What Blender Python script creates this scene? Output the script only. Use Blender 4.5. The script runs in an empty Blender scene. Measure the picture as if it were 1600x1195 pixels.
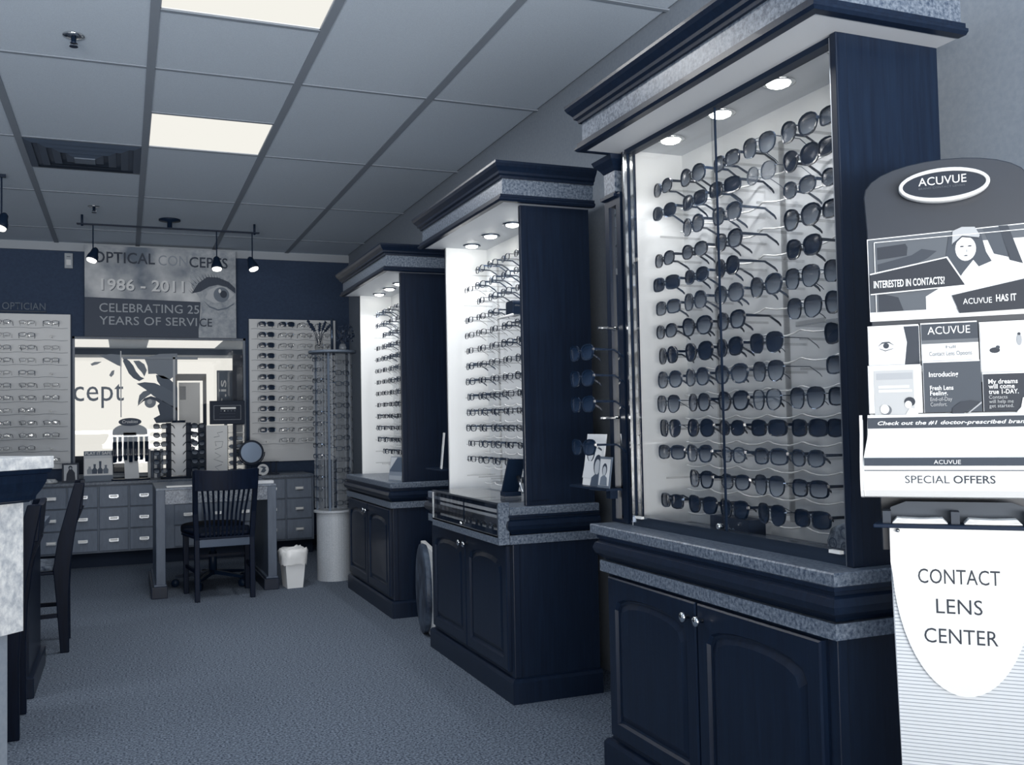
import bpy, bmesh, math, random
from mathutils import Vector, Matrix
random.seed(7)
S = bpy.context.scene
COL = S.collection
PI = math.pi

# ------------------------------------------------------------------ camera, world, light, exposure
def lin(c):
    return tuple((v/12.92 if v <= .04045 else ((v+.055)/1.055)**2.4) for v in c)
TONES = [(0, (6, 22, 42)), (.2, (37, 51, 72)), (.4, (90, 103, 120)), (.6, (147, 155, 165)), (.8, (203, 207, 212)), (1, (240, 241, 240))]
def tone(g):
    for (a, ca), (b, cb) in zip(TONES, TONES[1:]):
        if g <= b:
            t = (g-a)/(b-a)
            return lin([(x+(y-x)*t)/255 for x, y in zip(ca, cb)])
    return lin([v/255 for v in TONES[-1][1]])

def make_camera():
    yaw, pitch, roll, f = math.radians(22.1029), math.radians(2.2467), math.radians(-1.15374), 1494.94
    fwd = Vector((math.sin(yaw)*math.cos(pitch), math.cos(yaw)*math.cos(pitch), math.sin(pitch)))
    right = Vector((math.cos(yaw), -math.sin(yaw), 0)); up = right.cross(fwd)
    r2 = math.cos(roll)*right + math.sin(roll)*up; u2 = -math.sin(roll)*right + math.cos(roll)*up
    cam = bpy.data.cameras.new('camera'); o = bpy.data.objects.new('camera', cam); COL.objects.link(o)
    m = Matrix((r2, u2, -fwd)).transposed().to_4x4(); m.translation = Vector((0, 0, 1.2))
    o.matrix_world = m
    cam.sensor_fit = 'HORIZONTAL'; cam.sensor_width = 36; cam.lens = f*36/1600; cam.clip_start = .05; cam.clip_end = 200
    S.camera = o
make_camera()
W = bpy.data.worlds.new('sky'); S.world = W; W.use_nodes = True
W.node_tree.nodes['Background'].inputs[0].default_value = (*lin((.957, .949, .918)), 1)
W.node_tree.nodes['Background'].inputs[1].default_value = 1.0
S.view_settings.view_transform = 'Standard'; S.view_settings.look = 'None'
S.view_settings.exposure = 0.0; S.view_settings.gamma = 1; S.view_settings.use_curve_mapping = False
S.cycles.max_bounces = 8; S.cycles.transparent_max_bounces = 24
S.cycles.caustics_reflective = False; S.cycles.caustics_refractive = False
S.cycles.sample_clamp_indirect = 4

def area(name, loc, size, energy, direction, parent=None, color=(1, 1, 1)):
    l = bpy.data.lights.new(name, 'AREA'); l.shape = 'RECTANGLE'; l.size, l.size_y = size; l.energy = energy; l.color = color
    o = bpy.data.objects.new(name, l); COL.objects.link(o); o.location = loc
    o.rotation_euler = Vector(direction).to_track_quat('-Z', 'Y').to_euler()
    if parent: o.parent = parent
    return o
# daylight through the shop's front windows behind the camera
area('storefront_daylight', (-.6, -3.05, 1.5), (5.0, 2.3), 70, (0.08, 1, 0), color=(1, .99, .97))
area('pavement_daylight', (-.6, -3.0, .8), (5.0, 1.0), 430, (0.05, 1, 1.0), color=(1, .99, .97)).data.spread = 2.1
TROFFER_W = 20; DOWN_W = 5.5

# ------------------------------------------------------------------ materials
MATS = {}
def mat(name, g=None, rough=.6, metal=0, alpha=1, emit=0, noise=None, bump=0, spec=.5, coat=0, color=None):
    """noise = (scale, g_low, g_high, stretch) ; colours run over object space"""
    if name in MATS: return MATS[name]
    m = bpy.data.materials.new(name); m.use_nodes = True; nt = m.node_tree; b = nt.nodes['Principled BSDF']
    c = tuple(v for v in lin([q/255 for q in color])) if color else tone(g)
    b.inputs['Base Color'].default_value = (*c, 1); b.inputs['Roughness'].default_value = rough
    b.inputs['Metallic'].default_value = metal; b.inputs['Alpha'].default_value = alpha
    b.inputs['Specular IOR Level'].default_value = spec; b.inputs['Coat Weight'].default_value = coat
    if emit:
        b.inputs['Emission Color'].default_value = (*c, 1); b.inputs['Emission Strength'].default_value = emit
        b.inputs['Base Color'].default_value = (0, 0, 0, 1); b.inputs['Specular IOR Level'].default_value = 0
    tc = nt.nodes.new('ShaderNodeTexCoord'); mp = nt.nodes.new('ShaderNodeMapping'); nt.links.new(tc.outputs['Object'], mp.inputs[0])
    if noise:
        sc, lo, hi, st = noise
        mp.inputs['Scale'].default_value = st
        n = nt.nodes.new('ShaderNodeTexNoise'); n.inputs['Scale'].default_value = sc; n.inputs['Detail'].default_value = 6; n.inputs['Roughness'].default_value = .65
        nt.links.new(mp.outputs[0], n.inputs['Vector'])
        r = nt.nodes.new('ShaderNodeValToRGB'); r.color_ramp.elements[0].position = .36; r.color_ramp.elements[1].position = .64
        tn = lambda q: lin([v/255 for v in q]) if isinstance(q, tuple) else tone(q)
        r.color_ramp.elements[0].color = (*tn(lo), 1); r.color_ramp.elements[1].color = (*tn(hi), 1)
        nt.links.new(n.outputs['Fac'], r.inputs[0]); nt.links.new(r.outputs[0], b.inputs['Base Color'])
        if bump:
            bp = nt.nodes.new('ShaderNodeBump'); bp.inputs['Strength'].default_value = bump; bp.inputs['Distance'].default_value = .004
            nt.links.new(n.outputs['Fac'], bp.inputs['Height']); nt.links.new(bp.outputs[0], b.inputs['Normal'])
    MATS[name] = m; return m
ONE = (1, 1, 1)
M_wood = mat('dark_stained_wood', .17, .36, noise=(6, (12, 23, 41), (17, 31, 51), (14, 14, .7)), bump=.05, coat=.05, spec=.3)
M_woodL = mat('chair_wood', .08, .45, noise=(7, (7, 17, 34), (11, 23, 43), (9, 9, .8)), spec=.12)
M_granite = mat('speckled_granite', .5, .34, noise=(100, .24, .52, ONE), spec=.4)
M_granL = mat('pale_marbled_laminate', .6, .4, noise=(38, .70, .96, (1, 1, .8)))
M_carpet = mat('carpet', .45, .95, noise=(110, (30, 41, 58), (128, 139, 154), ONE), bump=.9, spec=.1)
M_tile = mat('ceiling_tile', .85, .9, noise=(300, (186, 198, 212), (202, 214, 226), ONE), bump=.25, spec=.2)
M_grid = mat('ceiling_grid_metal', .56, .8, spec=.1)
M_wallB = mat('navy_wall_paint', .25, .85, noise=(40, (42, 58, 83), (48, 65, 91), ONE))
M_wallR = mat('grey_wall_paint', .55, .85, noise=(60, .54, .57, ONE), bump=.1)
M_white = mat('white_laminate', .93, .45)
M_soffit = mat('soffit_laminate', .8, .5)
M_paper = mat('white_paper', .97, .6)
M_plasticW = mat('white_plastic', .96, .35)
M_drawer = mat('drawer_laminate', .46, .5, noise=(30, (97, 109, 127), (107, 120, 138), (1, 1, .3)))
M_dtop = mat('drawer_counter', .36, .4, noise=(60, .30, .44, ONE))
M_chrome = mat('chrome', .9, .12, 1)
M_alu = mat('brushed_aluminium', .75, .3, 1)
M_black = mat('black_metal', .07, .45, spec=.2)
M_blackp = mat('black_plastic', .07, .45, spec=.15)
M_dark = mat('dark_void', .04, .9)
M_bulb = mat('lamp_glow', emit=20, color=(246, 244, 236))
M_bulbT = mat('track_lamp_glow', emit=3, color=(246, 244, 236))
M_diff = mat('troffer_diffuser', emit=1.0, color=(245, 243, 235))
M_board = mat('display_board', .84, .5)
M_boardE = mat('board_edge', .3, .5)
M_drum = mat('drum_laminate', .66, .5, noise=(120, .62, .70, ONE))
M_hdr = mat('charcoal_header', .2, .4, noise=(5, (18, 28, 41), (21, 31, 45), ONE))
M_p = {}
def P(g, rough=.6):
    k = round(g, 2)
    if k not in M_p: M_p[k] = mat('print_tone_%02d' % int(k*100), k, rough)
    return M_p[k]
def glassmat(name, tint=.98, refl=.06, rough=.0, g=1.0):
    m = bpy.data.materials.new(name); m.use_nodes = True; nt = m.node_tree; nt.nodes.clear()
    o = nt.nodes.new('ShaderNodeOutputMaterial'); mx = nt.nodes.new('ShaderNodeMixShader'); t = nt.nodes.new('ShaderNodeBsdfTransparent')
    gl = nt.nodes.new('ShaderNodeBsdfGlossy'); gl.inputs['Roughness'].default_value = rough
    c = [v*tint for v in tone(g)] if g < 1 else [tint]*3
    t.inputs[0].default_value = (*c, 1)
    lw = nt.nodes.new('ShaderNodeLayerWeight'); pw = nt.nodes.new('ShaderNodeMath'); pw.operation = 'POWER'; pw.inputs[1].default_value = 5
    ma = nt.nodes.new('ShaderNodeMath'); ma.operation = 'MULTIPLY_ADD'; ma.inputs[1].default_value = .8; ma.inputs[2].default_value = refl+.02
    nt.links.new(lw.outputs['Facing'], pw.inputs[0]); nt.links.new(pw.outputs[0], ma.inputs[0]); nt.links.new(ma.outputs[0], mx.inputs[0])
    nt.links.new(t.outputs[0], mx.inputs[1]); nt.links.new(gl.outputs[0], mx.inputs[2]); nt.links.new(mx.outputs[0], o.inputs[0])
    return m
M_glass = glassmat('clear_glass', .96, .0)
M_acryl = glassmat('clear_acrylic', .88, .06, .05)
M_acryld = mat('smoky_acrylic', .62, .15, alpha=.35)
M_lensclear = glassmat('clear_lens', .93, .04)
def lensmat(name, glo, ghi, a):
    m = mat(name, glo, .16, alpha=a, spec=.3); nt = m.node_tree; b = nt.nodes['Principled BSDF']
    tc = nt.nodes.new('ShaderNodeTexCoord'); sp = nt.nodes.new('ShaderNodeSeparateXYZ'); mr = nt.nodes.new('ShaderNodeMapRange')
    nt.links.new(tc.outputs['Object'], sp.inputs[0]); nt.links.new(sp.outputs[2], mr.inputs[0])
    mr.inputs[1].default_value = -.024; mr.inputs[2].default_value = .016
    r = nt.nodes.new('ShaderNodeValToRGB'); r.color_ramp.elements[0].color = (*tone(ghi), 1); r.color_ramp.elements[1].color = (*tone(glo), 1)
    nt.links.new(mr.outputs[0], r.inputs[0]); nt.links.new(r.outputs[0], b.inputs['Base Color']); return m
M_lensD = lensmat('gradient_dark_lens', .10, .58, .93)
M_lensB = lensmat('solid_dark_lens', .08, .22, .97)
M_lensG = lensmat('pale_tinted_lens', .42, .6, .6)
M_frD = mat('dark_acetate', .07, .2, coat=.5)
M_frM = mat('gunmetal_wire', .3, .25, .7)
M_frS = mat('silver_wire', .6, .2, .9)
M_frT = mat('tortoise_acetate', .2, .2, noise=(160, .06, .32, ONE), coat=.5)

# ------------------------------------------------------------------ mesh builder
class MB:
    def __init__(s): s.v = []; s.f = []
    def add(s, vs, fs):
        n = len(s.v); s.v += [tuple(v) for v in vs]; s.f += [tuple(i+n for i in f) for f in fs]; return s
    def box(s, x0, x1, y0, y1, z0, z1):
        v = [(x, y, z) for z in (z0, z1) for y in (y0, y1) for x in (x0, x1)]
        return s.add(v, [(0, 2, 3, 1), (4, 5, 7, 6), (0, 1, 5, 4), (2, 6, 7, 3), (0, 4, 6, 2), (1, 3, 7, 5)])
    def prism(s, pts, d0, d1, axis='y'):
        """pts: outline (a,b). axis y: a=x b=z ; axis z: a=x b=y ; axis x: a=y b=z"""
        n = len(pts)
        def mk(a, b, d): return {'y': (a, d, b), 'z': (a, b, d), 'x': (d, a, b)}[axis]
        v = [mk(a, b, d0) for a, b in pts] + [mk(a, b, d1) for a, b in pts]
        return s.add(v, [tuple(range(n)), tuple(range(2*n-1, n-1, -1))] + [(i, i+n, (i+1) % n+n, (i+1) % n) for i in range(n)])
    def bridge(s, loops, cap0=True, cap1=True):
        n = len(loops[0]); v = [p for l in loops for p in l]; f = []
        for k in range(len(loops)-1):
            for i in range(n):
                j = (i+1) % n; f.append((k*n+i, k*n+j, (k+1)*n+j, (k+1)*n+i))
        if cap0: f.append(tuple(range(n-1, -1, -1)))
        if cap1: f.append(tuple(range((len(loops)-1)*n, len(loops)*n)))
        return s.add(v, f)
    def tube(s, pts, r, n=6, cap=True, ry=None):
        pts = [Vector(p) for p in pts]; rs = r if isinstance(r, (list, tuple)) else [r]*len(pts); loops = []
        for i, p in enumerate(pts):
            d = (pts[min(i+1, len(pts)-1)] - pts[max(i-1, 0)]).normalized()
            a = Vector((0, 0, 1)) if abs(d.z) < .9 else Vector((0, 1, 0))
            x = d.cross(a).normalized(); y = x.cross(d).normalized()
            loops.append([p + x*math.cos(2*PI*k/n+PI/n)*rs[i] + y*math.sin(2*PI*k/n+PI/n)*(ry if ry else rs[i]) for k in range(n)])
        return s.bridge(loops, cap, cap)
    def lathe(s, prof, c=(0, 0), n=24, cap=True):
        loops = [[(c[0]+r*math.cos(2*PI*k/n), c[1]+r*math.sin(2*PI*k/n), z) for k in range(n)] for r, z in prof]
        return s.bridge(loops, cap, cap)
    def bar(s, a, b, w, h):
        a, b = Vector(a), Vector(b); d = (b-a).normalized(); u = Vector((1, 0, 0)) if abs(d.x) < .9 else Vector((0, 1, 0))
        x = (u - d*u.dot(d)).normalized(); y = d.cross(x)
        return s.bridge([[p+x*i*w/2+y*j*h/2 for i, j in ((-1, -1), (1, -1), (1, 1), (-1, 1))] for p in (a, b)])
    def xf(s, m): s.v = [tuple(m @ Vector(v)) for v in s.v]; return s
    def mesh(s, name, m, smooth=False):
        me = bpy.data.meshes.new(name); me.from_pydata(s.v, [], s.f)
        bm = bmesh.new(); bm.from_mesh(me); bmesh.ops.recalc_face_normals(bm, faces=bm.faces); bm.to_mesh(me); bm.free()
        me.materials.append(m)
        if smooth:
            for p in me.polygons: p.use_smooth = True
        return me
    def build(s, name, m, parent=None, smooth=False, bev=0, label=None, stuff=False, loc=None):
        o = bpy.data.objects.new(name, s.mesh(name, m, smooth)); COL.objects.link(o)
        if parent: o.parent = parent
        if loc: o.location = loc
        if bev:
            b = o.modifiers.new('bevel', 'BEVEL'); b.width = bev; b.segments = 2; b.limit_method = 'ANGLE'
        if label: o['label'] = label
        if stuff: o['kind'] = 'stuff'
        return o
def tag(o, label, cat, group=None):
    o['label'] = label; o['category'] = cat
    if group: o['group'] = group
    return o
def thing(name, label, cat, loc=(0, 0, 0), rz=0, group=None, rx=0):
    o = bpy.data.objects.new(name, None); COL.objects.link(o); o.location = loc; o.rotation_euler = (rx, 0, rz); o.empty_display_size = .05
    return tag(o, label, cat, group)
def struct(o): o['kind'] = 'structure'; return o
def box(name, m, parent, *b, bev=0, label=None): return MB().box(*b).build(name, m, parent, bev=bev, label=label)
def copytree(r, loc, rz=None, label=None, group=None):
    c = r.copy(); COL.objects.link(c); c.location = loc
    if rz is not None: c.rotation_euler = (0, 0, rz)
    if label: c['label'] = label
    if group: c['group'] = group
    for ch in list(r.children):
        d = ch.copy(); COL.objects.link(d); d.parent = c
        for g in ch.children:
            e = g.copy(); COL.objects.link(e); e.parent = d
    return c
def ellipse(cx, cz, a, b, n=32, t0=0, t1=2*PI, full=True):
    return [(cx+a*math.cos(t0+(t1-t0)*k/(n if full else n-1)), cz+b*math.sin(t0+(t1-t0)*k/(n if full else n-1))) for k in range(n)]
_tc = {}
def text(name, body, m, parent, x, z, y, w=None, h=.05, bold=0, depth=.0006, align='L', rz=0, rot=0, shear=0):
    """lettering in the plane y of the parent, facing -y; x = left (or centre), z = baseline; h = cap height, w = total width"""
    def mk(b_):
        cu = bpy.data.curves.new(name, 'FONT'); cu.body = b_; cu.size = 1; cu.offset = max(bold, 0)*.6; cu.shear = shear; cu.space_character = 1.02; cu.resolution_u = 3
        o = bpy.data.objects.new(name, cu); COL.objects.link(o)
        me = bpy.data.meshes.new_from_object(o.evaluated_get(bpy.context.evaluated_depsgraph_get())); bpy.data.objects.remove(o); return me
    if not _tc:
        q = mk('H'); _tc['cap'] = max(v.co.y for v in q.vertices)
    me = mk(body)
    xs = [v.co.x for v in me.vertices]; x0, x1 = min(xs), max(xs)
    sz = h/_tc['cap']; sx = (w/(x1-x0)) if w else sz
    ca, sa = math.cos(rot), math.sin(rot)
    for v in me.vertices:
        a = (v.co.x-x0)*sx; b = v.co.y*sz
        if align == 'C': a -= (x1-x0)*sx/2
        v.co = (x+a*ca-b*sa, y, z+a*sa+b*ca)
    me.materials.clear(); me.materials.append(m)
    t = bpy.data.objects.new(name, me); COL.objects.link(t); t.parent = parent
    return t
def flat(name, pts, g, parent, y, d=.0006):
    return MB().prism(pts, y-d, y).build(name, P(g), parent)

# ------------------------------------------------------------------ room shell
XW, YB, ZC = 2.13, 9.62, 2.909
XL, YF = -3.6, -3.2
struct(box('floor', M_carpet, None, XL-.1, XW+.1, YF-.1, YB+.12, -.06, 0))
struct(box('wall_right', M_wallR, None, XW, XW+.12, YF, YB+.12, 0, ZC+.04))
struct(box('wall_left', M_wallR, None, XL-.12, XL, YF, YB+.12, 0, ZC+.04))
wx0, wx1, wz0, wz1 = -.438, 1.105, .765, 2.05
wb = MB().box(XL, wx0, YB, YB+.12, 0, ZC+.04).box(wx1, XW, YB, YB+.12, 0, ZC+.04).box(wx0, wx1, YB, YB+.12, 0, wz0).box(wx0, wx1, YB, YB+.12, wz1, ZC+.04)
struct(wb.build('wall_back', M_wallB))
wf = MB().box(XL, -3.2, YF-.12, YF, 0, ZC+.04).box(2.0, XW, YF-.12, YF, 0, ZC+.04).box(-3.2, 2.0, YF-.12, YF, 0, .25).box(-3.2, 2.0, YF-.12, YF, 2.7, ZC+.04)
struct(wf.build('wall_front', M_wallR))
struct(box('trim_1', mat('trim_paint', .62, .7), None, XL, XW, YB-.02, YB, 2.832, ZC))
struct(box('trim_2', M_wood, None, XW-.012, XW, 5.0, 5.74, 0, .09))
struct(box('baseboard_back', M_wood, None, XL, XW, YB-.014, YB, 0, .1))

ceil = struct(box('ceiling', mat('plenum', .3), None, XL-.1, XW+.1, YF-.1, YB+.12, 2.935, 2.99))
U = .688; GX = [.125+.6905*k for k in range(-5, 4)]; GX[-1] = XW
lights_cells = {(4, 1): 'light', (4, -2): 'light', (3, 2): 'vent'}
tilecache = {}
def tile(x0, x1, y0, y1):
    w, d = round(x1-x0, 3), round(y1-y0, 3)
    if (w, d) not in tilecache:
        m = MB(); a, b = w/2-.006, d/2-.006
        m.bridge([[(-a, -b, .02), (a, -b, .02), (a, b, .02), (-a, b, .02)], [(-a, -b, 0), (a, -b, 0), (a, b, 0), (-a, b, 0)], [(-a+.01, -b+.01, -.005), (a-.01, -b+.01, -.005), (a-.01, b-.01, -.005), (-a+.01, b-.01, -.005)]])
        tilecache[(w, d)] = m.mesh('ceiling_tile', M_tile)
    o = bpy.data.objects.new('ceiling_tile', tilecache[(w, d)]); COL.objects.link(o); o.parent = ceil; o.location = ((x0+x1)/2, (y0+y1)/2, 2.914)
Y0g = 4.79
rows2 = [Y0g+2*U*k for k in range(-6, 4)]           # 4-foot rows
for i in range(len(GX)-1):
    x0, x1 = GX[i], GX[i+1]
    if x1 < -2.9: continue
    edges = list(rows2) + [YB]
    edges = [e for e in edges if e <= YB+.001]
    if i == 5-0 and False: pass
    cells = []
    for a, b in zip(edges, edges[1:]):
        if b < .2: continue
        cells.append((a, b))
    for a, b in cells:
        mid = a+U
        if abs(x0-.125) < .01 and abs(a-Y0g) < .01: sub = [(a, mid, 't'), (mid, b, 'L')]
        elif abs(x0-.125) < .01 and abs(a-(Y0g-2*U)) < .01: sub = [(a, mid, 'L'), (mid, b, 't')]
        elif abs(x0-.125) < .01 and abs(a-(Y0g-4*U)) < .01: sub = [(a, mid, 't'), (mid, b, 't')]
        elif abs(x1-(.125-.6905*3)) < .01 and abs(a-(Y0g-2*U)) < .01: sub = [(a, mid, 't'), (mid, b, 'L')]
        elif abs(x1-.125) < .01 and abs(a-(Y0g+2*U)) < .01: sub = [(a, mid, 'V'), (mid, b, 't')]
        else: sub = [(a, b, 't')]
        for p, q, k in sub:
            if k == 't': tile(x0, x1, p, q)
            MB().box(x0, x1, q-.011, q+.011, 2.905, 2.912).build('cross_tee', M_grid, ceil)
for x in GX[:-1]:
    if x > -3: MB().box(x-.019, x+.019, 0.2, YB-.02, 2.903, 2.911).build('grid_runner', M_grid, ceil)
def troffer(x, y, lab):
    t = thing('ceiling_light', lab, 'light', (x, y, 2.912), group='fluorescent ceiling panels')
    a = U/2-.008
    MB().box(-a, a, -a, -a+.014, -.004, .02).box(-a, a, a-.014, a, -.004, .02).box(-a, -a+.014, -a, a, -.004, .02).box(a-.014, a, -a, a, -.004, .02).build('frame', P(.8), t)
    box('diffuser', M_diff, t, -a+.012, a-.012, -a+.012, a-.012, .0, .01)
    area('panel_light', (0, 0, -.02), (.6, .6), TROFFER_W, (0, 0, -1), t)
troffer(.125+.345, Y0g+1.5*U, 'square glowing ceiling panel in the middle of the ceiling, farther one')
troffer(.125+.345, Y0g-1.5*U, 'square glowing ceiling panel cut by the top edge of the photo, nearer one')
troffer(.125-.345-.6905*3, Y0g-.5*U, 'added ceiling panel, unseen over the left of the shop, brightening the right wall')  # added unseen lamp, lifts the dark wall strips between the showcases
# air diffuser
v = thing('ceiling_vent', 'dark square air vent set in the ceiling left of the glowing panel', 'vent', (.125-.345, Y0g+2.5*U, 2.905))
a = U/2-.01
box('backing', P(.28), v, -a, a, -a, a, .0, .02)
for k in range(4):
    r0 = a*(.98-.22*k); r1 = r0-.045; z = -.004-.004*k
    m = MB()
    m.bridge([[(-r0, -r0, .004+z), (r0, -r0, .004+z), (r0, r0, .004+z), (-r0, r0, .004+z)], [(-r1, -r1, z-.008), (r1, -r1, z-.008), (r1, r1, z-.008), (-r1, r1, z-.008)]], False, False).build('vane', P(.32), v)
box('centre_plate', P(.42), v, -.06, .06, -.06, .06, -.03, -.02)
def sprinkler(x, y, lab):
    t = thing('sprinkler_head', lab, 'sprinkler', (x, y, 2.909))
    MB().lathe([(.045, 0), (.045, -.006), (.02, -.012)]).build('escutcheon', M_chrome, t, True)
    MB().lathe([(.012, -.008), (.01, -.03), (.016, -.035)], n=10).build('body', M_black, t, True)
    MB().tube([(-.014, 0, -.034), (-.012, 0, -.048), (.012, 0, -.048), (.014, 0, -.034)], .003).build('yoke', M_chrome, t)
    MB().lathe([(.018, -.049), (.018, -.051)], n=12).build('deflector', M_black, t)
sprinkler(-.196, 4.5, 'chrome fire sprinkler in the nearest ceiling tile at the upper left')
sprinkler(-.207, 7.97, 'small fire sprinkler on the ceiling just before the track lights')

# ------------------------------------------------------------------ track lights
def track_head(t, x, zb, dz, tilt, on, y=0):
    MB().tube([(x, y, zb), (x, y, zb-dz)], .0055).build('stem', M_black, t)
    h = MB().lathe([(.012, .075), (.026, .06), (.03, .03), (.042, 0), (.046, -.03), (.043, -.034)], n=16)
    mt = Matrix.Translation((x, y, zb-dz-.05)) @ Matrix.Rotation(tilt, 4, 'Y') @ Matrix.Rotation(-.25, 4, 'X')
    ho = h.xf(mt).build('lamp_head', M_blackp, t, True)
    MB().lathe([(.04, -.033), (.036, -.046), (.015, -.055)], n=16).xf(mt).build('bulb', M_bulbT, ho, True)
    l = bpy.data.lights.new('lamp', 'SPOT'); l.energy = on; l.spot_size = 1.3; l.spot_blend = .6; l.shadow_soft_size = .03; l.color = (1, .97, .9)
    o = bpy.data.objects.new('lamp', l); COL.objects.link(o); o.parent = t; o.location = mt @ Vector((0, 0, -.065)); o.rotation_euler = (mt.to_3x3()).to_euler()
tr = thing('track_light', 'black ceiling track light with three spot heads above the banner', 'light', (.356, 8.31, 2.909))
MB().lathe([(.085, 0), (.085, -.012), (.02, -.02), (.02, -.07)], n=24).build('canopy', M_black, tr, True)
box('rail', M_black, tr, -.70, .72, -.02, -.012, -.078, -.07, ); box('rail', M_black, tr, -.70, .72, .012, .02, -.078, -.07)
for x in (-.66, .68):
    MB().tube([(x, 0, 0), (x, 0, -.09)], .010).build('end_post', M_black, tr, True)
track_head(tr, -.58, -.08, .2, .3, 5); track_head(tr, .37, -.08, .23, 0, 5); track_head(tr, .66, -.08, .22, -.3, 5)
tr2 = thing('track_light', 'single black hanging spot lamp at the left edge of the ceiling', 'light', (-.745, 7.13, 2.909))
box('rail', M_black, tr2, -.9, .02, -.012, .012, -.022, -.002)
track_head(tr2, -.005, -.02, .26, .25, 4)

# ------------------------------------------------------------------ showcase units
def sweep(prof, x0, ya, yb, xb, name, m, parent, smooth=False, bottom=True):
    loops = [[(xb, ya-o, z), (x0-o, ya-o, z), (x0-o, yb+o, z), (xb, yb+o, z)] for o, z in prof]
    mb = MB(); n = len(prof)
    v = [p for l in loops for p in l]; f = []
    for k in range(n-1):
        for i in range(3): f.append((k*4+i, k*4+i+1, (k+1)*4+i+1, (k+1)*4+i))
    if bottom:
        f.append((0, 1, 2, 3)); f.append(tuple((n-1)*4+i for i in (3, 2, 1, 0)))
        f.append(tuple(k*4 for k in range(n))); f.append(tuple(k*4+3 for k in range(n-1, -1, -1)))
    return mb.add(v, f).build(name, m, parent, smooth)
def arc_door(parent, x, ya, yb, z0, z1):
    """raised arched panel door, front towards -x"""
    st, n = .055, 9
    def inner(off):
        a, b = ya+st+off, yb-st-off; c, d = z0+st+off, z1-st-off*.8; rise = .055; sp = d-rise
        arc = [(a+(b-a)*(.5+.5*math.cos(PI*k/(n-1))), sp+rise*math.sin(PI*k/(n-1))**.75) for k in range(n)]
        return [(a, c), (b, c)] + arc
    out = [(ya, z0), (yb, z0)] + [(ya+(yb-ya)*(.5+.5*math.cos(PI*k/(n-1))), z1) for k in range(n)]
    L = lambda pts, d: [(x+d, p, q) for p, q in pts]
    def ins(pts, e): 
        cy, cz = (ya+yb)/2, (z0+z1)/2
        return [(p+(e if p < cy else -e if p > cy else 0), q+(e if q < cz else -e)) for p, q in pts]
    mb = MB().bridge([L(out, .018), L(out, .004), L(ins(out, .005), 0), L(inner(-.006), 0), L(inner(0), .010), L(inner(.008), .011), L(inner(.03), .003)])
    d = mb.build('door', M_wood, parent)
    return d
def knob(parent, x, y, z):
    m = MB().lathe([(.006, 0), (.005, .014), (.013, .018), (.016, .024), (.013, .03), (.004, .032)], n=14)
    m.xf(Matrix.Translation((x, y, z)) @ Matrix.Rotation(-PI/2, 4, 'Y')).build('knob', M_chrome, parent, True)
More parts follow.
